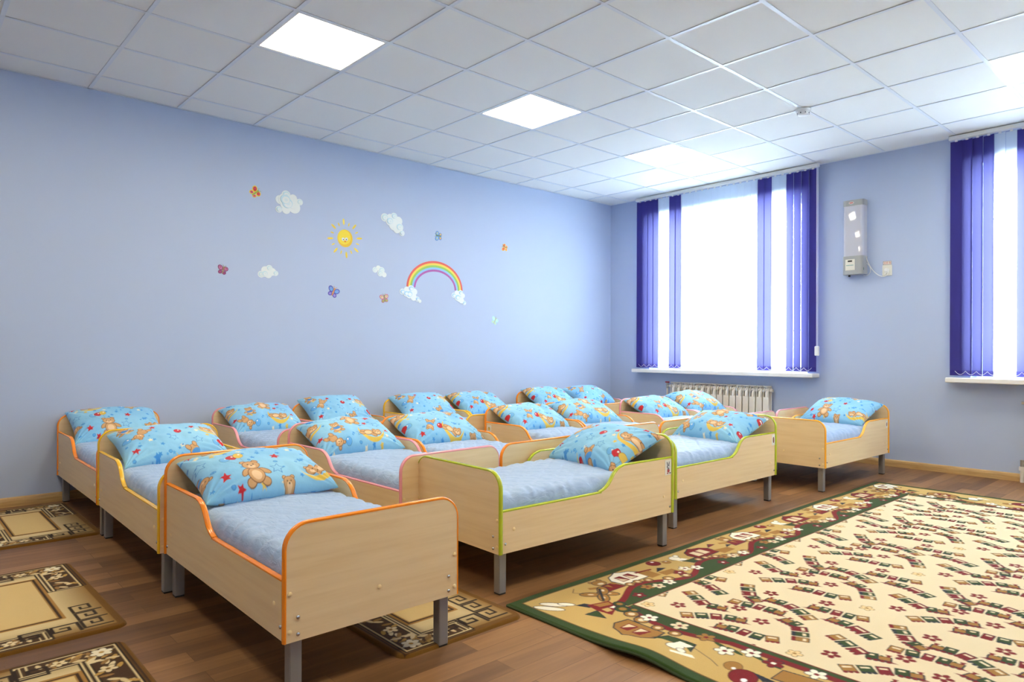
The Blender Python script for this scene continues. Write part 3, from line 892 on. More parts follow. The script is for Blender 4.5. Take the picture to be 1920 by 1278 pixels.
def bed_proto():
    t = thing('toddler_bed')
    F3 = lambda a_, b_, t_: (a_, -t_, b_)       # a across, t_ = distance from the head end
    for nm, zt, s0 in (('headboard', ZH, 0.0), ('footboard', ZF, L_B-TH)):
        out = board_outline(zt, 0.078)
        q = MB(); q.prism(out, F3, s0, s0+TH); bd = q.build(nm, m_lamx, t)
        q = trim_sweep([out[1]]+out[2:]+[out[0]], lambda a_, b_, t_: F3(a_, b_, t_), s0, s0+TH)
        # travel is counter-clockwise, so the outward normal is the right one: mirror the offset
        path = ([out[1]]+out[2:]+[out[0]])[::-1]
        q = trim_sweep(path, F3, s0, s0+TH)
        q.build('edge_trim', TRIM['orange'], bd, angle=35)
        so = -s0 if nm == 'headboard' else -(s0+TH); ax = '+y' if nm == 'headboard' else '-y'
        for a_ in (0.016, W_B-0.016):
            for z in (0.335, 0.219):
                q = MB(); button(q, (a_, so, z), ax); q.build('screw_cap', m_screwcap, bd, angle=50)
        q = MB(); button(q, (W_B/2, so, 0.288), ax); q.build('screw_cap', m_screwcap, bd, angle=50)
        for a_ in (0.042, W_B-0.042):
            for z in (0.260, 0.208):
                q = MB(); button(q, (a_, so, z), ax, 0.0065, 0.005); q.build('bolt', m_bolt, bd, angle=50)
    st = side_top()
    out = [(0.018, ZB), ] + st + [(L_B-0.018, ZB)]
    for a0, ax in ((0.003, '-x'), (W_B-0.003-TH, '+x')):
        S3 = lambda a_, b_, t_: (t_, -a_, b_)
        q = MB(); q.prism(out, S3, a0, a0+TH); sp = q.build('side_panel', m_lamy, t)
        q = trim_sweep(st, S3, a0, a0+TH); q.build('edge_trim', TRIM['orange'], sp, angle=35)
        xo = a0 if ax == '-x' else a0+TH
        for s_, z in ((0.085, 0.283), (L_B-0.085, 0.288)):
            q = MB(); button(q, (xo, -s_, z), ax); q.build('screw_cap', m_screwcap, sp, angle=50)
        for s_, z in ((0.032, 0.222), (L_B-0.036, 0.229)):
            q = MB(); button(q, (xo, -s_, z), ax, 0.0065, 0.005); q.build('bolt', m_bolt, sp, angle=50)
    q = MB(); q.box((0.022, -0.02, 0.235), (W_B-0.022, -L_B+0.02, 0.250)); q.build('base_board', m_board, t)
    for a_ in (0.026, W_B-0.026-0.040):
        for s_ in (0.022, L_B-0.022-0.040):
            q = MB(); q.rbox((a_, -s_-0.040, 0.006), (a_+0.040, -s_, 0.232), 0.003); lg_ = q.build('leg', m_leg, t)
            q = MB(); q.rbox((a_+0.001, -s_-0.039, 0), (a_+0.039, -s_-0.001, 0.008), 0.002); q.build('foot_cap', m_cap, lg_)
    return t
proto = bed_proto()

# ---- printed picture cards stuck to some side panels
def picture(kind):
    """unit card 0.05 x 0.075, local (a, b) centred; returns list of (pts, colour)"""
    S_ = []
    if kind == 'bunny':
        for p in (ellp(-0.005, 0.018, 0.004, 0.012, 0.2), ellp(0.008, 0.018, 0.004, 0.012, -0.4), ellp(0.002, 0.004, 0.011, 0.009), ellp(0.001, -0.010, 0.008, 0.009)): S_.append((p, (120, 122, 124)))
        S_.append((ellp(0.001, -0.017, 0.009, 0.008), (176, 60, 60))); S_.append((ellp(0.0, 0.003, 0.006, 0.004), (220, 220, 220)))
        S_.append((ellp(-0.012, -0.028, 0.003, 0.003), (60, 60, 60))); S_.append((ellp(0.008, -0.028, 0.003, 0.003), (190, 70, 70)))
    elif kind == 'cone':
        S_.append((ellp(0, 0, 0.010, 0.022), (120, 66, 44))); S_.append((ellp(0.001, 0.006, 0.006, 0.012), (146, 84, 56)))
    elif kind == 'chick':
        S_.append((ellp(0, 0.0, 0.016, 0.018), (226, 186, 60))); S_.append((ellp(0, 0.006, 0.010, 0.009), (110, 80, 40))); S_.append((ellp(0, 0.004, 0.006, 0.005), (236, 214, 130)))
    else:
        S_.append((ellp(0, 0, 0.013, 0.010), (70, 70, 70))); S_.append((ellp(0.003, 0.0, 0.005, 0.004), (170, 170, 170)))
    return S_
def add_card(bed, kind, side, s_, z, w_, h_):
    """side -1: panel at x=0.003 ; +1 : panel at x=W-0.003"""
    xo = 0.003 if side < 0 else W_B-0.003
    to3 = lambda a_, b_, t_: (xo+side*t_, -(s_)-a_*(-side)*-1, z+b_)
    q = MB(); r_ = 0.006
    q.prism([(-w_/2, -h_/2), (w_/2, -h_/2), (w_/2, h_/2), (-w_/2, h_/2)], to3, 0.0, 0.0008, vc(232, 228, 216))
    k = 2
    for pts, c in picture(kind):
        k += 1; sc_ = min(w_/0.045, h_/0.075)
        q.prism([(x*sc_, y*sc_) for x, y in pts], to3, 0.0, 0.0004*k, vc(*c))
    o = q.build('picture_card', None, bed)
    o['label'] = 'small picture card'
    return o

# ---- mattress meshes with a quilted cover
def mattress_mesh(seed, seam):
    a0, a1 = 0.026, W_B-0.026; s0, s1 = 0.024, L_B-0.024
    nu, nv = 92, 176
    cx, cs = (a0+a1)/2, (s0+s1)/2; hx, hs = (a1-a0)/2, (s1-s0)/2
    uu = np.linspace(-1, 1, nu); vv = np.linspace(-1, 1, nv)
    # wrap: parameter beyond 0.9 goes down the side
    def prof(t_, h):
        edge = 0.10/h*0.5
        return t_
    U, V = np.meshgrid(uu, vv, indexing='ij')
    def sq(t_, p=10): return np.sign(t_)*(1-(1-np.abs(t_))**1.0)
    X = cx+hx*U; S = cs+hs*V
    du = (1-np.abs(U))*hx; dv = (1-np.abs(V))*hs
    dd = np.minimum(du, dv)
    R = 0.055
    roll_u = np.where(du < R, R-np.sqrt(np.maximum(R*R-(R-du)**2, 0)), 0)
    roll_v = np.where(dv < R, R-np.sqrt(np.maximum(R*R-(R-dv)**2, 0)), 0)
    Z = 0.438 - np.maximum(roll_u, roll_v)*0.95
    Z += 0.010*(1-U**2)*(1-V**2) + 0.010*fbm(X*4, S*4, seed, 3)
    # quilting: diagonal lattice
    k = 2*PI/0.105
    g1 = np.abs(np.sin((X+S*0.8)*k/2)); g2 = np.abs(np.sin((X-S*0.8)*k/2))
    q_ = np.minimum(g1, g2)
    Z += seam*np.minimum(q_*2.2, 1)
    wr = fbm(X*16+3*fbm(X*3, S*3, seed+9, 2), S*30, seed+20, 3)
    sidew = np.clip(1-dd/0.09, 0, 1)
    Z += 0.0035*wr + sidew*0.007*np.sin(S*70+6*fbm(S*7, X*3, seed+5, 2))*(du < dv)
    P = np.stack([X, -S, Z], -1)
    # skirt down to the base board
    ring = []
    o = grid_mesh('mattress', P, m_quilt, flip=False)
    me = o.data
    import bmesh
    b = bmesh.new(); b.from_mesh(me)
    be = [e for e in b.edges if e.is_boundary]
    r_ = bmesh.ops.extrude_edge_only(b, edges=be)
    nv_ = [v_ for v_ in r_['geom'] if isinstance(v_, bmesh.types.BMVert)]
    for v_ in nv_: v_.co.z = 0.252
    bmesh.ops.contextual_create(b, geom=[e for e in b.edges if e.is_boundary])
    bmesh.ops.recalc_face_normals(b, faces=b.faces)
    for f_ in b.faces: f_.smooth = True
    b.to_mesh(me); b.free()
    COL.objects.unlink(o); bpy.data.objects.remove(o)
    return me
MATT = [mattress_mesh(3, 0.0018), mattress_mesh(40, 0.0034)]

# ---- fabric print
BR, BRD, BRL = (206, 158, 108), (128, 84, 50), (232, 196, 152)
def bear(cv, x, y, s_, rot=0.0, pose=0, moon=False, shirt=None):
    """teddy bear print; s_ overall height"""
    c, sn = math.cos(rot), math.sin(rot)
    old = cv.map
    cv.map = lambda a, b: (x+(a*c-b*sn)*s_, y+(a*sn+b*c)*s_)
    if moon:
        pts = [(0.60*math.cos(t_-1.35)+0.1, 0.60*math.sin(t_-1.35)+0.18) for t_ in np.linspace(-1.9, 1.9, 22)] + [(0.57*math.cos(t_-1.35)+0.1-0.15*math.cos(-1.35), 0.57*math.sin(t_-1.35)+0.18-0.15*math.sin(-1.35)) for t_ in np.linspace(1.65, -1.65, 22)]
        cv.poly(pts, (226, 190, 80))
    def bl(px, py, rx, ry, r__=0, col=BR):
        cv.ell(px, py, rx+0.022, ry+0.022, BRD, r__)
        cv.ell(px, py, rx, ry, col, r__)
    if pose == 0:        # sitting, head up, arms out
        bl(-0.20, -0.42, 0.13, 0.10, 0.4); bl(0.20, -0.42, 0.13, 0.10, -0.4)
        bl(-0.26, -0.08, 0.16, 0.075, 0.9); bl(0.28, -0.10, 0.17, 0.075, -0.7)
        bl(0, -0.20, 0.22, 0.25); cv.ell(0, -0.22, 0.14, 0.17, BRL)
        if shirt: cv.ell(0, -0.10, 0.21, 0.15, shirt)
        bl(-0.17, 0.40, 0.075, 0.075); bl(0.17, 0.40, 0.075, 0.075)
        bl(0, 0.23, 0.23, 0.20); cv.ell(0, 0.16, 0.11, 0.085, BRL)
        cv.ell(0, 0.20, 0.035, 0.025, (60, 40, 30)); cv.ell(-0.08, 0.27, 0.022, 0.028, (40, 30, 30)); cv.ell(0.08, 0.27, 0.022, 0.028, (40, 30, 30))
    elif pose == 1:      # lying
        bl(0.30, 0.05, 0.26, 0.16); bl(0.58, -0.02, 0.12, 0.08, 0.3); bl(0.52, 0.14, 0.10, 0.07); bl(0.05, -0.12, 0.14, 0.06, 0.4)
        cv.ell(0.30, 0.02, 0.17, 0.10, BRL)
        bl(-0.26, 0.22, 0.065, 0.06); bl(-0.02, 0.22, 0.065, 0.06); bl(-0.14, 0.06, 0.20, 0.17)
        cv.ell(-0.15, 0.0, 0.10, 0.07, BRL); cv.ell(-0.15, 0.03, 0.03, 0.022, (60, 40, 30)); cv.ell(-0.22, 0.09, 0.02, 0.02, (40, 30, 30)); cv.ell(-0.07, 0.09, 0.02, 0.02, (40, 30, 30))
    elif pose == 2:      # upside down, tumbling
        bl(0, 0.16, 0.19, 0.22); bl(-0.17, 0.36, 0.08, 0.13, 0.3); bl(0.17, 0.36, 0.08, 0.13, -0.3)
        if shirt: cv.ell(0, 0.05, 0.20, 0.13, shirt)
        bl(-0.14, -0.38, 0.065, 0.065); bl(0.14, -0.38, 0.065, 0.065); bl(0, -0.22, 0.19, 0.17)
        cv.ell(0, -0.17, 0.09, 0.07, BRL); cv.ell(0, -0.19, 0.03, 0.022, (60, 40, 30)); cv.ell(-0.07, -0.26, 0.02, 0.02, (40, 30, 30)); cv.ell(0.07, -0.26, 0.02, 0.02, (40, 30, 30))
    cv.map = old
def balloon(cv, x, y, r_, col, rot=0.0, string=None):
    if string: cv.line([(x, y-r_), string], 0.0011, (90, 110, 130))
    cv.ell(x, y, r_*1.08, r_*1.26, tuple(int(k*0.6) for k in col), rot); cv.ell(x, y, r_, r_*1.18, col, rot)
    cv.ell(x+r_*0.3, y+r_*0.45, r_*0.22, r_*0.3, (245, 240, 235), rot)
FW, FH = 0.64, 0.46
def paint_fabric():
    cv = Canvas(FW, FH, 900, (132, 196, 226))
    yy, xx = np.mgrid[0:cv.H, 0:cv.W]
    tv = (0.5+0.5*np.sin(xx/cv.W*2*PI+1)*np.sin(yy/cv.H*2*PI))[..., None]*0.55
    cv.a = lin((146, 202, 230))*(1-tv)+lin((106, 172, 222))*tv
    RED, BLU, BL2, CRM, YEL, NAV = (196, 34, 46), (66, 146, 216), (88, 164, 222), (240, 226, 196), (226, 190, 84), (58, 120, 196)
    def wrapped(fn):
        for ox in (-FW, 0, FW):
            for oy in (-FH, 0, FH):
                old = cv.map; cv.map = lambda a, b, ox=ox, oy=oy: (a+ox, b+oy); fn(); cv.map = old
    def ostar(x, y, r_, rot=0.3):
        cv.star(x, y, r_, NAV, rot); cv.star(x, y, r_*0.82, (142, 199, 230), rot)
    def bearW(*a, **k):
        # the bear helper replaces cv.map, so fold the wrap offset into its position
        ox, oy = cv.map(0, 0); x, y = a[0]+ox, a[1]+oy
        old = cv.map; cv.map = lambda p, q_: (p, q_); bear(cv, x, y, *a[2:], **k); cv.map = old
    def allm():
        for x, y in ((0.05, 0.07), (0.47, 0.30), (0.29, 0.40), (0.58, 0.41), (0.20, 0.03), (0.40, 0.02)): cv.star(x, y, 0.013, BLU, x*20)
        for x, y in ((0.13, 0.06), (0.345, 0.175), (0.53, 0.20), (0.08, 0.17), (0.55, 0.33), (0.265, 0.335), (0.025, 0.33)): cv.ell(x, y, 0.010, 0.009, NAV); cv.ell(x, y, 0.0078, 0.0068, BL2)
        for x, y in ((0.23, 0.31), (0.45, 0.30), (0.07, 0.36), (0.345, 0.055), (0.60, 0.23)): cv.star(x, y, 0.0155, CRM, x*9)
        for x, y in ((0.12, 0.315), (0.565, 0.115), (0.255, 0.055), (0.37, 0.43)): cv.star(x, y, 0.015, YEL, x*11)
        for x, y in ((0.265, 0.235), (0.30, 0.275), (0.39, 0.265), (0.50, 0.25), (0.175, 0.32), (0.475, 0.19), (0.02, 0.24), (0.62, 0.06)): cv.star(x, y, 0.0145, BLU, x*15)
        cv.star(0.46, 0.18, 0.022, BLU, 0.5)
        rr = random.Random(3)
        for k in range(34):
            x, y = rr.random()*FW, rr.random()*FH
            if k % 3: cv.star(x, y, 0.008+0.004*rr.random(), rr.choice([BLU, BL2]), rr.random()*3)
            else: cv.ell(x, y, 0.007, 0.007, NAV); cv.ell(x, y, 0.0050, 0.0050, BL2)
        ostar(0.055, 0.265, 0.031); ostar(0.335, 0.125, 0.034, 0.1); ostar(0.24, 0.40, 0.030, 0.6); ostar(0.57, 0.30, 0.029, 0.9); ostar(0.10, 0.012, 0.029, 0.9)
        cv.star(0.115, 0.115, 0.025, RED, 0.3); cv.star(0.365, 0.235, 0.024, RED, 0.0); cv.star(0.055, 0.405, 0.021, RED, 0.7); cv.star(0.49, 0.43, 0.020, RED, 0.2); cv.star(0.16, 0.05, 0.020, RED, 1.1)
        balloon(cv, 0.150, 0.245, 0.0195, (110, 176, 228), 0, (0.215, 0.17)); balloon(cv, 0.180, 0.255, 0.0205, RED, 0, (0.215, 0.17)); balloon(cv, 0.213, 0.265, 0.0195, YEL, 0, (0.217, 0.17))
        balloon(cv, 0.600, 0.155, 0.020, RED, 0.4); balloon(cv, 0.345, 0.345, 0.019, (96, 168, 228), 0.5); balloon(cv, 0.61, 0.37, 0.019, (196, 40, 60), -0.5)
        bearW(0.235, 0.130, 0.150, 0.05, pose=0)
        bearW(0.505, 0.100, 0.135, 0.4, pose=1, moon=True)
        bearW(0.150, 0.385, 0.140, 0.15, pose=1, moon=True)
        bearW(0.420, 0.375, 0.130, -0.6, pose=2)
        bearW(0.025, 0.180, 0.125, 0.5, pose=2, shirt=(80, 150, 215))
        bearW(0.365, 0.030, 0.105, 0.0, pose=0, shirt=(70, 140, 210))
    wrapped(allm)
    cv.soften()
    return cv
FAB = paint_fabric()
def pillow_mesh(seed, ox, oy, flip, dent=0.0):
    a, b = 0.283, 0.200
    nu, nv = 250, 176
    u = np.linspace(-1, 1, nu); v = np.linspace(-1, 1, nv)
    U, V = np.meshgrid(u, v, indexing='ij')
    def surf(sg):
        e = np.clip((1-np.abs(U)**4.2)*(1-np.abs(V)**3.2), 0, 1)
        T = (0.100 if sg > 0 else 0.045)*e**0.42*(1-0.16*U*U-0.14*V*V)
        px = a*U*(1-0.055*(1-V**2)*(np.abs(U)**3)); py = b*V*(1-0.050*(1-U**2)*(np.abs(V)**3))
        c_ = (np.abs(U)*np.abs(V))**3
        px = px*(1+0.015*c_); py = py*(1+0.015*c_)
        n1 = fbm(px*7+seed*3.1, py*7, seed, 3)
        ang = np.arctan2(np.abs(V)-1.05, np.abs(U)-1.05)
        wr = np.sin(ang*22+5*fbm(px*9, py*9, seed+7, 2))*np.clip(1.6-np.hypot(np.abs(U)-1, (np.abs(V)-1)*0.8)*2.2, 0, 1)*e**0.4
        fold = np.exp(-((U-0.35*dent-0.2*V)/0.16)**2)*dent
        z = sg*T + (0.016*n1*e**0.5 + 0.0052*wr - 0.020*fold*e)*(1 if sg > 0 else 0.5)
        z += 0.010*c_*np.sin(seed+U*2+V*3)
        return np.stack([px, py, z], -1)
    top = surf(1); bot = surf(-1)
    fx = (top[..., 0]+a)+ox; fy = (top[..., 1]+b)+oy
    if flip: fx = -fx
    ct = FAB.sample(fx, fy, True)
    cbm = FAB.sample(-fx+0.1, fy+0.2, True)
    # stitch top and bottom along the long axis as one closed tube in v
    P = np.concatenate([top, bot[:, ::-1][:, 1:-1]], 1); Cc = np.concatenate([ct, cbm[:, ::-1][:, 1:-1]], 1)
    Pt = np.transpose(P, (1, 0, 2)); Ct = np.transpose(Cc, (1, 0, 2))
    o = grid_mesh('pillow', Pt, m_fabric, closed_u=True, colors=Ct)
    import bmesh
    bm_ = bmesh.new(); bm_.from_mesh(o.data)
    bmesh.ops.recalc_face_normals(bm_, faces=bm_.faces)
    for f_ in bm_.faces: f_.smooth = True
    bm_.to_mesh(o.data); bm_.free()
    me = o.data; COL.objects.unlink(o); bpy.data.objects.remove(o)
    return me
PILL = [pillow_mesh(1, 0.02, 0.03, False), pillow_mesh(5, 0.30, 0.16, False, 0.4), pillow_mesh(9, 0.12, 0.30, True, -0.6), pillow_mesh(14, 0.45, 0.05, True, 1.0)]

def place_bed(first, x, y, rz, trim, card, label, mlabel, plabel, pm, ps=0.215, pt=0.0, pyaw=0.0, ptilt=24, pz=0.0, proll=0.0, mm=0):
    bd = proto if first else dup(proto)
    bd.name = 'toddler_bed'
    bd.location = (x, y, 0); bd.rotation_euler = (0, 0, rz)
    tag(bd, label, 'bed', 'small beds with coloured edging')
    for ch in bd.children:
        for g in ch.children:
            if g.name.startswith('edge_trim'):
                g.material_slots[0].link = 'OBJECT'; g.material_slots[0].material = TRIM[trim]
    if card: add_card(bd, *card)
    mo = bpy.data.objects.new('mattress', MATT[mm]); COL.objects.link(mo)
    mo.location = (x, y, 0); mo.rotation_euler = (0, 0, rz)
    tag(mo, mlabel, 'mattress', 'blue quilted mattresses in the beds')
    po = bpy.data.objects.new('pillow', PILL[pm]); COL.objects.link(po)
    R = Matrix.Rotation(rz, 4, 'Z')
    base = Matrix.Translation(Vector((x, y, 0))) @ R @ Matrix.Translation(Vector((W_B/2+pt, -ps, 0.510+pz)))
    po.matrix_world = base @ Matrix.Rotation(pyaw, 4, 'Z') @ Matrix.Rotation(math.radians(ptilt-6), 4, 'X') @ Matrix.Rotation(math.radians(proll), 4, 'Y')
    tag(po, plabel, 'pillow', 'blue teddy bear pillows')
    return bd
Q = -PI/2
B = [
 # x, y, rz, trim, card, bed label, mattress label, pillow label, pillow mesh, options
 (-0.180, -2.190, -0.007, 'orange', None, 'front left bed with orange edging, nearest the camera', 'quilted blue mattress in the nearest orange edged bed', 'teddy bear pillow on the nearest bed, bears and red stars, largest in view', 0, dict(ps=0.218, ptilt=22)),
 (-0.188, -0.945, -0.012, 'yellow', None, 'yellow edged bed in the leftmost column, between two orange edged ones', 'blue mattress in the yellow edged bed of the leftmost column', 'teddy bear pillow on the yellow edged bed of the leftmost column, middle of three', 1, dict(ps=0.215, pyaw=0.03, ptilt=27)),
 (-0.191, 0.300, 0.0, 'orange', None, 'orange edged bed in the left back corner, standing above a brown mat', 'blue mattress in the orange edged bed at the far left by the wall', 'teddy bear pillow at the far left against the wall', 0, dict(ps=0.19, ptilt=33, pz=0.012)),
 (0.817, 0.170, 0.0, 'pink', None, 'pink edged bed by the left wall, left one of the second column pair', 'blue mattress in the pink edged bed by the left wall', 'teddy bear pillow second from the left along the wall, on a pink edged bed', 2, dict(ps=0.20, ptilt=30)),
 (1.478, 0.170, 0.0, 'orange', None, 'orange edged bed by the left wall right beside the pink edged one', 'blue mattress by the wall beside the pink edged bed, mostly hidden behind pillows', 'teddy bear pillow third from the left along the wall, standing up tallest', 1, dict(ps=0.18, ptilt=38, pz=0.025)),
 (0.779, -1.305, 0.02, 'pink', ('mouse', -1, 0.035, 0.452, 0.035, 0.045), 'pink edged bed in the middle row, its foot touching the lime edged bed', 'blue mattress in the pink edged bed in the middle of the photo', 'teddy bear pillow on the middle row pink edged bed', 2, dict(ps=0.20, ptilt=28, pyaw=-0.02)),
 (1.446, -1.300, 0.02, 'orange', None, 'orange edged bed in the middle row joined to the right of the pink edged one', 'blue mattress in the orange edged bed right of the middle pink edged one', 'teddy bear pillow right of the one on the middle pink edged bed', 3, dict(ps=0.21, ptilt=28, pyaw=-0.06)),
 (2.366, 0.150, 0.0, 'yellow', ('mouse', -1, 0.04, 0.452, 0.03, 0.035), 'yellow edged bed by the left wall, left one of the yellow pair', 'blue mattress in the left of the two yellow edged beds by the wall', 'teddy bear pillow on the left of the two yellow edged beds by the wall', 1, dict(ps=0.195, ptilt=34, pz=0.02, pyaw=-0.05)),
 (3.030, 0.150, 0.0, 'yellow', None, 'yellow edged bed by the left wall, right one of the yellow pair', 'blue mattress in the right of the two yellow edged beds by the wall', 'teddy bear pillow on the right of the two yellow edged beds by the wall', 3, dict(ps=0.20, ptilt=32, pz=0.015)),
 (2.520, -1.145, 0.0, 'orange', ('chick', -1, 0.055, 0.440, 0.050, 0.060), 'orange edged bed with a yellow chick card on its side, middle row', 'blue mattress in the orange edged bed that has a chick card', 'teddy bear pillow on the orange edged bed that has a chick card', 3, dict(ps=0.205, ptilt=29, pt=0.0)),
 (3.184, -1.145, 0.0, 'orange', None, 'orange edged bed right of the one with the chick card, behind the lime beds', 'blue mattress in the bed right of the chick card bed', 'teddy bear pillow right of the chick card bed, sagging over the side', 2, dict(ps=0.21, ptilt=29, pyaw=-0.05)),
 (4.110, 0.200, 0.0, 'orange', ('mouse', -1, 0.045, 0.448, 0.035, 0.035), 'orange edged bed by the left wall close to the window corner', 'blue mattress in the orange edged bed closest to the corner by the wall', 'teddy bear pillow on the back orange edged bed near the room corner', 3, dict(ps=0.20, ptilt=34, pz=0.02)),
 (4.768, 0.200, 0.0, 'pink', None, 'pink edged bed in the far corner of the room beside the window wall', 'blue mattress in the farthest corner bed', 'teddy bear pillow in the farthest corner of the room', 1, dict(ps=0.21, ptilt=30, pz=0.02)),
 (4.120, -1.250, 0.0, 'pink', ('mouse', -1, 0.06, 0.445, 0.035, 0.045), 'pink edged bed left of the radiator, near one of two', 'blue mattress in the nearer pink edged bed before the radiator', 'teddy bear pillow left of the radiator on the nearer pink edged bed', 3, dict(ps=0.205, ptilt=29)),
 (4.787, -1.250, 0.0, 'pink', None, 'pink edged bed directly in front of the radiator', 'blue mattress in the bed directly in front of the radiator', 'bright teddy bear pillow directly in front of the radiator', 2, dict(ps=0.21, ptilt=31, pz=0.02)),
 (2.152, -2.575, Q-0.0315, 'green', ('bunny', 1, 0.045, 0.438, 0.058, 0.082), 'nearer lime green edged bed beside the carpet, grey bunny card on its side', 'pale blue mattress in the nearer lime edged bed', 'teddy bear pillow on the nearer lime edged bed, one corner leaning on the headboard', 1, dict(ps=0.195, ptilt=29, pyaw=-0.13, pt=-0.01, pz=0.012)),
 (3.658, -2.405, Q-0.008, 'green', ('cone', 1, 0.040, 0.440, 0.045, 0.075), 'farther lime green edged bed beside the carpet, brown cone card on its side', 'pale blue mattress in the farther lime edged bed', 'teddy bear pillow on the farther lime edged bed', 2, dict(ps=0.225, ptilt=26, pyaw=-0.08)),
 (5.430, -2.553, Q-0.019, 'amber', ('cone', 1, 0.050, 0.440, 0.040, 0.060), 'amber edged bed at the far right below the purifier, standing apart', 'blue mattress in the amber edged bed at the far right', 'teddy bear pillow on the far right bed under the purifier', 0, dict(ps=0.215, ptilt=30, pyaw=-0.1, pz=0.02)),
]
for k, b_ in enumerate(B[1:]):
    place_bed(False, *b_[:9], mm=(0 if k in (0, 1, 4) else 1), **b_[9])
place_bed(True, *B[0][:9], mm=0, **B[0][9])

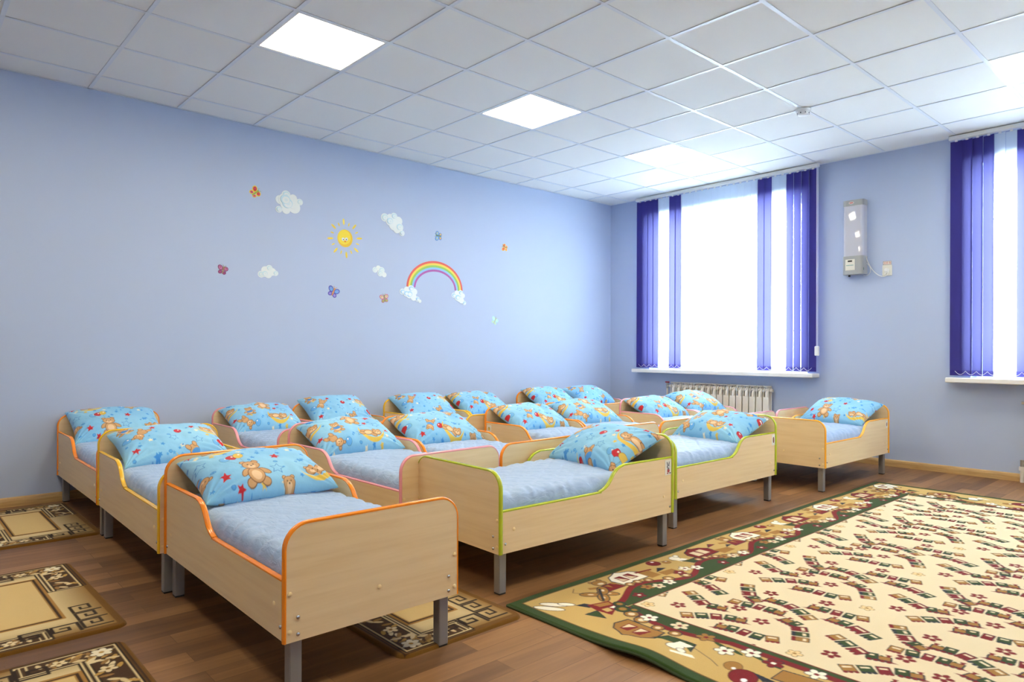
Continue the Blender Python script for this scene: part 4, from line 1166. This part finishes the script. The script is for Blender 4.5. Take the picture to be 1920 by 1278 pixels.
# =================================================================== BIG CARPET
CP, CR = 4.06, 3.0            # along X, along -Y
GRN, MAR, TAN, YBD, CRM, NVY, WHT, BRN = (50, 72, 32), (120, 20, 26), (158, 114, 50), (196, 164, 98), (222, 205, 168), (34, 40, 52), (240, 234, 214), (110, 78, 40)
def paint_carpet():
    cv = Canvas(CP, CR, 500, GRN)
    ident = cv.map
    cv.poly([(0.047, 0.040), (CP-0.047, 0.040), (CP-0.047, CR-0.040), (0.047, CR-0.040)], BRN)
    cv.poly([(0.053, 0.046), (CP-0.053, 0.046), (CP-0.053, CR-0.046), (0.053, CR-0.046)], YBD)
    D = 0.357
    # each border: l along, h height above the field edge (outwards)
    sides = [(lambda l, h: (l, D-h), CP), (lambda l, h: (0.388-h, l), CR), (lambda l, h: (CP-0.388+h, l), CR), (lambda l, h: (l, CR-D+h), CP)]
    def wave(l): return 0.088+0.048*math.sin(2*PI*(l-0.47)/0.54)
    for si, (mp, LL) in enumerate(sides):
        cv.map = mp
        ls = np.arange(0.36, LL-0.35, 0.01)
        if si in (0, 3): wv = wave
        else: wv = lambda l: 0.035+0.055*max(0, math.sin(2*PI*(l-0.36)/0.95))
        cv.poly([(float(l), wv(l)+0.024) for l in ls]+[(float(l), 0) for l in ls[::-1]], BRN)
        cv.poly([(float(l), wv(l)+0.021) for l in ls]+[(float(l), 0) for l in ls[::-1]], MAR)
        cv.poly([(float(l), wv(l)-0.010) for l in ls]+[(float(l), 0) for l in ls[::-1]], GRN)
        def wheels(l, n_, r_=0.024, dl=0.055):
            for k in range(n_):
                x = l+k*dl; y = wv(x)+0.030
                cv.ell(x, y, r_, r_, NVY); cv.ell(x, y, r_*0.82, r_*0.82, TAN); cv.ell(x, y, r_*0.42, r_*0.42, CRM)
        def house(l, h, col, win, S_=1.22):
            old_ = cv.map; cv.map = lambda a, b: old_(l+(a-l)*S_, h+(b-h)*S_); house0(l, h, col, win); cv.map = old_
        def house0(l, h, col, win):
            cv.poly([(l-0.075, h-0.06), (l+0.075, h-0.06), (l+0.085, h+0.005), (l+0.055, h+0.035), (l+0.02, h+0.045), (l, h+0.060), (l-0.03, h+0.045), (l-0.06, h+0.035), (l-0.085, h)], NVY)
            cv.poly([(l-0.070, h-0.055), (l+0.070, h-0.055), (l+0.079, h+0.003), (l+0.052, h+0.031), (l+0.02, h+0.040), (l, h+0.054), (l-0.03, h+0.040), (l-0.057, h+0.031), (l-0.079, h)], col)
            for dx in (-0.032, 0.018):
                cv.poly([(l+dx-0.018, h-0.035), (l+dx+0.024, h-0.035), (l+dx+0.020, h+0.018), (l+dx-0.014, h+0.018)], win)
                cv.poly([(l+dx-0.014, h-0.030), (l+dx+0.016, h-0.030), (l+dx-0.010, h+0.012)], CRM)
        def bearc(l, h, S_=1.25):
            old_ = cv.map; cv.map = lambda a, b: old_(l+(a-l)*S_, h+(b-h)*S_); bearc0(l, h); cv.map = old_
        def bearc0(l, h):
            for dx in (-0.022, 0.022): cv.ell(l+dx, h+0.030, 0.011, 0.011, NVY); cv.ell(l+dx, h+0.030, 0.009, 0.009, TAN)
            cv.ell(l, h+0.008, 0.031, 0.027, NVY); cv.ell(l, h+0.008, 0.028, 0.024, TAN); cv.ell(l, h, 0.014, 0.010, CRM)
            cv.poly([(l-0.03, h-0.018), (l+0.035, h-0.018), (l+0.055, h-0.075), (l-0.045, h-0.075)], NVY)
            cv.poly([(l-0.027, h-0.021), (l+0.032, h-0.021), (l+0.050, h-0.072), (l-0.041, h-0.072)], MAR)
            cv.line([(l-0.03, h-0.03), (l-0.075, h-0.008)], 0.018, TAN); cv.line([(l+0.03, h-0.03), (l+0.07, h-0.01)], 0.018, TAN)
            cv.poly([(l-0.012, h-0.025), (l+0.012, h-0.025), (l+0.004, h-0.055)], TAN)
        def boat(l, h):
            pts = [(l-0.085, h+0.035), (l-0.05, h+0.012), (l+0.05, h+0.012), (l+0.085, h+0.04), (l+0.06, h-0.04), (l-0.055, h-0.035)]
            cv.poly(pts, NVY); cv.poly([(l+(x-l)*0.9, h+(y-h)*0.86) for x, y in pts], GRN)
        def ghost(l, h):
            cv.ell(l, h, 0.034, 0.030, NVY); cv.ell(l, h, 0.031, 0.027, WHT)
            cv.ell(l+0.035, h+0.018, 0.022, 0.016, NVY, 0.5); cv.ell(l+0.035, h+0.018, 0.019, 0.013, WHT, 0.5)
            cv.poly([(l-0.02, h-0.02), (l+0.03, h-0.02), (l+0.045, h-0.05), (l-0.015, h-0.055)], WHT)
        def tri(l, h, s_, col, d_=1):
            cv.poly([(l-s_, h), (l+s_, h+0.01*d_), (l+s_*0.2, h+s_*0.9)], NVY); cv.poly([(l-s_*0.8, h+0.004), (l+s_*0.8, h+0.012*d_), (l+s_*0.18, h+s_*0.76)], col)
        P_ = 1.08
        l0 = 0.0
        if si in (0, 3):
            nrep = 4
            for k in range(-1, nrep):
                b0 = k*P_
                if b0+0.5 > 0.35:
                    bearc(0.485+b0, 0.255); house(0.645+b0, 0.245, WHT, MAR); wheels(0.58+b0, 3)
                if b0+0.8 > 0.40 and b0+0.9 < LL-0.40:
                    tri(0.855+b0, 0.185, 0.045, NVY); cv.poly([(0.72+b0, 0.255), (0.83+b0, 0.235), (0.82+b0, 0.222), (0.72+b0, 0.238)], MAR)
                    cv.poly([(0.73+b0, 0.15), (0.80+b0, 0.15), (0.80+b0, 0.23), (0.73+b0, 0.235)], TAN); cv.poly([(0.81+b0, 0.13), (0.91+b0, 0.12), (0.91+b0, 0.17), (0.81+b0, 0.18)], TAN)
                    wheels(0.78+b0, 2, 0.030, 0.10)
                    balloon(cv, 0.905+b0, 0.275, 0.032, MAR, 1.2); balloon(cv, 0.975+b0, 0.245, 0.020, TAN, 1.2)
                    cv.line([(0.94+b0, 0.275), (1.03+b0, 0.24), (1.10+b0, 0.19)], 0.003, NVY)
                if b0+1.1 > 0.4 and b0+1.1 < LL-0.45:
                    ghost(1.06+b0, 0.255); boat(1.13+b0, 0.185); house(1.250+b0, 0.235, MAR, CRM); wheels(1.14+b0, 4)
                    cv.poly([(1.34+b0, 0.13), (1.45+b0, 0.13), (1.45+b0, 0.18), (1.34+b0, 0.20)], TAN); tri(1.40+b0, 0.24, 0.045, MAR); tri(1.48+b0, 0.18, 0.035, NVY); wheels(1.36+b0, 2, 0.028, 0.09)
                for (dl, dh, c_) in ((0.74, 0.065, WHT), (0.61, 0.09, TAN), (0.66, 0.065, CRM), (0.89, 0.11, MAR), (0.50, 0.05, MAR), (1.02, 0.10, WHT), (1.28, 0.10, TAN), (1.33, 0.08, CRM), (1.19, 0.055, MAR), (1.42, 0.07, WHT), (0.96, 0.13, WHT)):
                    if 0.42 < dl+b0 < LL-0.42: cv.flower(dl+b0, dh, 0.032, c_, MAR if c_ != MAR else WHT, NVY)
        else:
            for b0 in (0.0, 1.16, 2.0):
                if b0+0.8 > LL: continue
                house(0.533+b0, 0.212, TAN, MAR); wheels(0.42+b0, 2, 0.034, 0.065); wheels(0.575+b0, 2, 0.027, 0.075)
                boat(0.70+b0, 0.185); ghost(0.72+b0, 0.222)
                cv.line([(0.77+b0, 0.18), (0.86+b0, 0.215), (0.90+b0, 0.24)], 0.003, NVY)
                balloon(cv, 0.934+b0, 0.200, 0.030, TAN, -0.3); balloon(cv, 0.995+b0, 0.245, 0.045, MAR, -0.3)
                cv.poly([(0.80+b0, 0.24), (0.73+b0, 0.27), (0.74+b0, 0.285), (0.82+b0, 0.255)], WHT)
                for l_, h_ in ((0.823, 0.085), (0.879, 0.09), (0.95, 0.075), (1.02, 0.09)): cv.ell(l_+b0, h_, 0.038, 0.010, GRN, 0.3)
                tri(1.045+b0, 0.19, 0.045, NVY)
                cv.poly([(1.06+b0, 0.10), (1.20+b0, 0.08), (1.20+b0, 0.17), (1.06+b0, 0.19)], NVY); cv.poly([(1.065+b0, 0.105), (1.195+b0, 0.085), (1.195+b0, 0.165), (1.065+b0, 0.183)], TAN)
                for (dl, dh, c_) in ((0.492, 0.064, WHT), (0.619, 0.041, CRM), (0.746, 0.062, TAN), (0.853, 0.115, WHT), (0.926, 0.060, WHT), (1.016, 0.078, MAR), (1.15, 0.05, WHT)):
                    if dl+b0 < LL-0.4: cv.flower(dl+b0, dh, 0.036, c_, MAR if c_ != MAR else WHT, NVY)
    cv.map = ident
    # four corners
    for fx in (0, 1):
        for fy in (0, 1):
            cv.map = lambda a, b, fx=fx, fy=fy: ((CP-a) if fx else a, (CR-b) if fy else b)
            for (x, y, rx, ry, ro) in ((0.095, 0.155, 0.018, 0.065, -0.6), (0.140, 0.140, 0.017, 0.060, -0.7), (0.182, 0.172, 0.015, 0.035, -0.7)):
                cv.ell(x, y, rx+0.004, ry+0.004, NVY, ro); cv.ell(x, y, rx, ry, WHT, ro)
            for sx, sy, ro in ((0.345, 0.165, 0.7), (0.415, 0.205, 0.9), (0.36, 0.225, 2.3), (0.425, 0.165, 2.3)):
                cv.ell(sx, sy, 0.052, 0.028, NVY, ro); cv.ell(sx, sy, 0.047, 0.023, TAN, ro); cv.ell(sx, sy, 0.014, 0.007, CRM, ro)
            cv.line([(0.33, 0.25), (0.43, 0.14)], 0.012, NVY); cv.line([(0.33, 0.14), (0.30, 0.10), (0.34, 0.07)], 0.003, NVY)
            cv.poly([(0.20, 0.205), (0.245, 0.215), (0.27, 0.270), (0.225, 0.262)], NVY)
            cv.poly([(0.155, 0.295), (0.23, 0.30), (0.19, 0.385)], NVY); cv.poly([(0.163, 0.302), (0.222, 0.306), (0.19, 0.372)], GRN)
            cv.poly([(0.24, 0.235), (0.345, 0.265), (0.325, 0.33), (0.235, 0.375), (0.225, 0.30)], MAR); cv.poly([(0.262, 0.250), (0.335, 0.272), (0.322, 0.30), (0.265, 0.285)], TAN)
            cv.poly([(0.25, 0.305), (0.285, 0.312), (0.275, 0.345), (0.245, 0.340)], YBD); cv.poly([(0.29, 0.315), (0.32, 0.315), (0.305, 0.345)], WHT)
            for x, y, r_ in ((0.352, 0.318, 0.030), (0.318, 0.362, 0.036), (0.345, 0.400, 0.026)):
                cv.ell(x, y, r_, r_, NVY); cv.ell(x, y, r_*0.8, r_*0.8, GRN); cv.ell(x, y, r_*0.45, r_*0.45, TAN)
    cv.map = ident
    # field
    fx0, fy0, fx1, fy1 = 0.388, 0.357, CP-0.388, CR-0.357
    cv.poly([(fx0, fy0), (fx1, fy0), (fx1, fy1), (fx0, fy1)], MAR)
    cv.poly([(fx0+0.006, fy0+0.006), (fx1-0.006, fy0+0.006), (fx1-0.006, fy1-0.006), (fx0+0.006, fy1-0.006)], CRM)
    keep = cv.a.copy()
    TR = [ # polylines, loco first
        [(0.626, 0.615), (0.610, 0.567), (0.643, 0.513), (0.676, 0.462), (0.702, 0.415)],
        [(0.568, 0.735), (0.549, 0.683), (0.519, 0.639), (0.481, 0.595), (0.442, 0.552)],
        [(0.845, 0.374), (0.837, 0.429), (0.801, 0.497), (0.776, 0.549)],
        [(0.760, 0.795), (0.758, 0.745), (0.755, 0.701), (0.742, 0.651), (0.737, 0.597)],
        [(0.826, 0.666), (0.848, 0.632), (0.900, 0.598), (0.944, 0.569), (0.985, 0.549)],
        [(0.462, 0.741), (0.474, 0.793), (0.474, 0.840), (0.481, 0.892), (0.508, 0.942)],
        [(0.700, 0.880), (0.685, 0.925), (0.638, 0.955), (0.594, 0.978), (0.549, 0.998)],
        [(0.870, 0.730), (0.870, 0.782), (0.850, 0.834), (0.814, 0.889), (0.781, 0.934)],
        [(0.925, 0.891), (0.929, 0.942), (0.936, 0.988), (0.940, 1.034), (0.960, 1.085)]]
    cars = [MAR, GRN, TAN, CRM]
    def train(pts, flip):
        for k in range(len(pts)-1):
            (xa, ya), (xb, yb) = pts[k], pts[k+1]
            L_ = math.hypot(xb-xa, yb-ya); dx, dy = (xb-xa)/L_, (yb-ya)/L_
            nx, ny = -dy*flip, dx*flip
            def T(l, h, xa=xa, ya=ya): return (xa+dx*l+nx*h, ya+dy*l+ny*h)
            def box(l0, h0, l1, h1, c_): cv.poly([T(l0, h0), T(l1, h0), T(l1, h1), T(l0, h1)], c_)
            g = 0.0035
            if k == 0:   # locomotive: boiler, cab, funnel, wheels
                x, y = T(-0.012, 0.0)
                box(-0.036, -0.020, 0.028, 0.020, NVY); box(-0.030, -0.014, 0.010, 0.016, TAN); box(0.006, -0.022, L_-g, 0.034, NVY)
                box(0.010, -0.018, L_-g-0.003, 0.030, GRN); box(0.020, 0.010, L_-g-0.012, 0.023, CRM)
                box(-0.030, 0.016, -0.018, 0.036, MAR); box(-0.008, 0.016, 0.002, 0.026, GRN); box(-0.034, 0.032, -0.014, 0.038, MAR)
                for lw in (-0.026, -0.006, 0.014, 0.034):
                    x, y = T(lw, -0.024); cv.ell(x, y, 0.011, 0.011, NVY); cv.ell(x, y, 0.0085, 0.0085, MAR)
                cv.poly([T(-0.034, -0.018), T(-0.056, -0.030), T(-0.034, -0.030)], MAR)
            else:
                c_ = cars[(k-1) % 4]
                box(g, -0.024, L_-g, 0.030, NVY); box(g+0.003, -0.019, L_-g-0.003, 0.0265, c_ if c_ != CRM else TAN)
                box(g+0.010, 0.006, L_-g-0.010, 0.018, CRM if c_ != CRM else YBD)
                for lw in (0.011, L_/2, L_-0.011):
                    x, y = T(lw, -0.026); cv.ell(x, y, 0.0085, 0.0085, MAR if k % 2 else NVY)
    RF = [(0.527, 0.488), (0.683, 0.675), (0.62, 0.807), (0.947, 0.677), (1.011, 0.891)]
    for ix in range(-1, 6):
        for iy in range(-1, 5):
            ox, oy = 0.6405*ix, 0.6275*iy
            def inside(p): return fx0-0.02 < p[0]+ox < fx1+0.02 and fy0-0.02 < p[1]+oy < fy1+0.02
            for n_, tr_ in enumerate(TR):
                if any(inside(p) for p in tr_):
                    train([(a+ox, b+oy) for a, b in tr_], 1 if n_ in (0, 1, 3, 4) else -1)
            for a, b in RF:
                if inside((a, b)): cv.flower(a+ox, b+oy, 0.034, MAR, CRM)
            if inside((0.439, 0.40)): cv.flower(0.439+ox, 0.40+oy, 0.028, (226, 196, 140), TAN, BRN)
    # clip the field pattern to the field
    p_ = cv.ppm
    msk = np.zeros((cv.H, cv.W), bool); msk[int((fy0+0.008)*p_):int((fy1-0.008)*p_), int((fx0+0.008)*p_):int((fx1-0.008)*p_)] = True
    cv.a = np.where(msk[..., None], cv.a, keep)
    cv.soften()
    return cv
def build_carpet():
    cv = paint_carpet()
    ps = [0.0]
    while ps[-1] < CP: ps.append(ps[-1]+0.0030+0.0045*min(1, ps[-1]/3.5))
    ps = np.array(ps); ps *= CP/ps[-1]
    rs = [0.0]
    while rs[-1] < CR: rs.append(rs[-1]+(0.0033 if rs[-1] < 1.7 else 0.02))
    rs = np.array(rs); rs *= CR/rs[-1]
    Pg, Rg = np.meshgrid(ps, rs, indexing='ij')
    C = cv.sample(Pg, Rg)
    e = np.minimum(np.minimum(Pg, CP-Pg), np.minimum(Rg, CR-Rg))
    Z = 0.0115 - 0.006*np.clip(1-e/0.008, 0, 1)**2
    Z += 0.026*np.exp(-((Rg-0.66)/0.16)**2)*np.exp(-(Pg/0.16)**2)
    Z += 0.004*np.exp(-(Rg/0.10)**2)*(0.5+0.5*np.sin(Pg*9))
    dx = 0.018*np.exp(-((Rg-0.60)/0.10)**2)*np.exp(-(Pg/0.25)**2)
    X = 0.850+Pg-dx+0.010*(Rg/3.0); Y = -3.283-Rg+0.003*np.sin(Pg*5)
    nu, nv = Pg.shape
    Pm = np.stack([X, Y, Z], -1)
    # lower rim so the carpet has thickness
    top = Pm
    o = grid_mesh('carpet', top, m_carpet, colors=C, smooth=False)
    me = o.data
    o2 = None
    q = MB()
    def strip(a):
        v = [tuple(p) for p in a]+[(p[0], p[1], max(0.0, p[2]-0.011)) for p in a]
        n_ = len(a)
        q.add(v, [(i, i+1, n_+i+1, n_+i) for i in range(n_-1)])
    strip(Pm[:, 0][::3]); strip(Pm[:, -1][::3]); strip(Pm[0, :][::3]); strip(Pm[-1, :][::3])
    q.build('bound_edge', mat('green_binding', rgb(50, 66, 34), 0.9), o)
    bn = MB()
    for a in (Pm[:, 0][::6], Pm[0, :][::6]):
        bn.tube([(p[0], p[1], max(0.005, p[2]-0.0055)) for p in a], 0.0055, 6)
    bn.build('binding_cord', MATS['green_binding'], o)
    return tag(o, 'large cream carpet with toy train pattern and green border on the floor', 'carpet')
build_carpet()

# =================================================================== SMALL BROWN MATS
def paint_mat():
    W_, H_ = 0.585, 1.045
    cv = Canvas(W_, H_, 640, (150, 108, 52))
    yy, xx = np.mgrid[0:cv.H, 0:cv.W]; x = (xx+0.5)/cv.ppm; y = (yy+0.5)/cv.ppm
    d = np.minimum(np.minimum(x, W_-x), np.minimum(y, H_-y))
    DB, MB_, LB, CR_, DK = (92, 62, 26), (132, 94, 30), (186, 146, 72), (214, 192, 142), (40, 24, 12)
    t_ = np.clip((d-0.02)/0.16, 0, 1)[..., None]
    # woven colour runs from brown edge to cream middle except at the leafy corners
    cv.a = lin(MB_)*(1-t_)+lin(CR_)*t_
    edge = (d < 0.035)[..., None]
    cv.a = np.where(edge, lin((112, 76, 26)), cv.a)
    bx = lambda x0, y0, x1, y1, c: cv.poly([(x0, y0), (x1, y0), (x1, y1), (x0, y1)], c)
    for fl in (0, 1):
        old = cv.map
        cv.map = (lambda a, b: (a, b)) if fl == 0 else (lambda a, b: (W_-a, H_-b))
        # leafy corner, L shaped, at a~0 b~0
        bx(0.030, 0.020, 0.345, 0.130, DK); bx(0.030, 0.020, 0.170, 0.445, DK)
        bx(0.038, 0.028, 0.337, 0.122, CR_); bx(0.038, 0.028, 0.162, 0.437, CR_)
        bx(0.044, 0.036, 0.331, 0.116, (70, 46, 24)); bx(0.044, 0.036, 0.156, 0.431, (70, 46, 24))
        bx(0.018, 0.010, 0.026, 0.44, (60, 38, 20)); bx(0.018, 0.010, 0.34, 0.016, (60, 38, 20))
        bx(0.300, 0.028, 0.306, 0.122, CR_); bx(0.318, 0.028, 0.324, 0.122, CR_)
        bx(0.134, 0.125, 0.139, 0.437, DK); bx(0.147, 0.125, 0.152, 0.437, DK)
        bx(0.139, 0.120, 0.147, 0.431, CR_)
        rr = random.Random(5)
        for k in range(26):
            lx = 0.055+rr.random()*0.075; ly = 0.05+rr.random()*0.37
            cv.ell(lx, ly, 0.022, 0.009, rr.choice([CR_, LB, (150, 112, 60), (225, 206, 160)]), rr.random()*3, 12)
        for k in range(18):
            lx = 0.06+rr.random()*0.22; ly = 0.050+rr.random()*0.055
            cv.ell(lx, ly, 0.022, 0.008, rr.choice([CR_, LB, (150, 112, 60)]), rr.random()*3, 12)
        cv.flower(0.088, 0.075, 0.036, (236, 226, 196), LB, DK, 6); cv.flower(0.10, 0.23, 0.030, (226, 206, 160), MB_, DK, 5); cv.flower(0.215, 0.08, 0.026, (226, 206, 160), MB_, DK, 5)
        cv.map = (lambda a, b: (W_-a, b)) if fl == 0 else (lambda a, b: (a, H_-b))
        # meander corner
        def key(pts, wd=0.0115, c=DK):
            cv.line(pts, wd, c)
            for (a, b) in pts: bx(a-wd/2, b-wd/2, a+wd/2, b+wd/2, c)
        def unit(o, dx, dy, s_=1.0):
            # squared spiral
            P = [(0, 0), (0, 0.092), (0.085, 0.092), (0.085, 0.028), (0.034, 0.028), (0.034, 0.060), (0.058, 0.060)]
            if dx: key([(o[0]+b*1.0, o[1]+a) for a, b in P])
            else: key([(o[0]+a, o[1]+b) for a, b in P])
        for k in range(3): unit((0.045, 0.060+k*0.098), True, 0)
        for k in range(2): unit((0.150+k*0.098, 0.050), False, 0)
        cv.map = old
    # middle panel
    x0, x1, y0, y1 = 0.180, W_-0.180, 0.195, H_-0.245
    y0, y1 = 0.20, H_-0.20-0.03
    bx(x0-0.012, y0-0.012, x1+0.012, y1+0.012, (168, 122, 56)); bx(x0, y0, x1, y1, (60, 38, 20)); bx(x0+0.010, y0+0.010, x1-0.010, y1-0.010, (176, 132, 66)); bx(x0+0.016, y0+0.016, x1-0.016, y1-0.016, (214, 184, 124))
    cv.soften()
    return cv, W_, H_
MATC = paint_mat()
def mat_mesh():
    cv, W_, H_ = MATC
    nu, nv = 200, 340
    u = np.linspace(-1, 1, nu); v = np.linspace(-1, 1, nv)
    U, V = np.meshgrid(u, v, indexing='ij')
    # round the corners: superellipse-like pull
    r_ = 0.045
    hx, hy = W_/2, H_/2
    X = U*hx; Y = V*hy
    cx = np.maximum(np.abs(X)-(hx-r_), 0); cy = np.maximum(np.abs(Y)-(hy-r_), 0)
    mx = np.maximum(cx, cy); ln = np.maximum(np.hypot(cx, cy), 1e-9)
    k = np.where((cx > 0) & (cy > 0), mx/ln, 1.0)
    Xr = np.where(cx > 0, np.sign(X)*((hx-r_)+cx*k), X); Yr = np.where(cy > 0, np.sign(Y)*((hy-r_)+cy*k), Y)
    C = cv.sample(hx-Xr, hy-Yr)         # a measured from the +X side, b from the +Y side
    e = np.minimum(1-np.abs(U), (1-np.abs(V))*H_/W_)*hx
    Z = 0.0125*np.sqrt(np.clip(e/0.010, 0, 1)) 
    P = np.stack([Xr, Yr, Z], -1)
    o = grid_mesh('floor_mat', P, m_carpet, colors=C)
    me = o.data; COL.objects.unlink(o); bpy.data.objects.remove(o)
    return me
mm_ = mat_mesh()
for (x, y, rz, lab) in ((-0.150-0.2925, 0.165-0.5225, 0.012, 'brown patterned mat in the far left corner against the wall'),
                        (-0.388-0.2925, -1.935, 0.022, 'brown patterned mat in the middle of the left edge, beside the yellow edged bed'),
                        (-0.430-0.2925, -2.600-0.5225, 0.0, 'brown patterned mat at the bottom left corner of the photo'),
                        (0.535, -3.415+0.5225, 0.0, 'brown patterned mat partly under the nearest bed, next to the carpet corner')):
    o = bpy.data.objects.new('floor_mat', mm_); COL.objects.link(o)
    o.location = (x, y, 0); o.rotation_euler = (0, 0, rz)
    tag(o, lab, 'mat', 'brown floor mats')
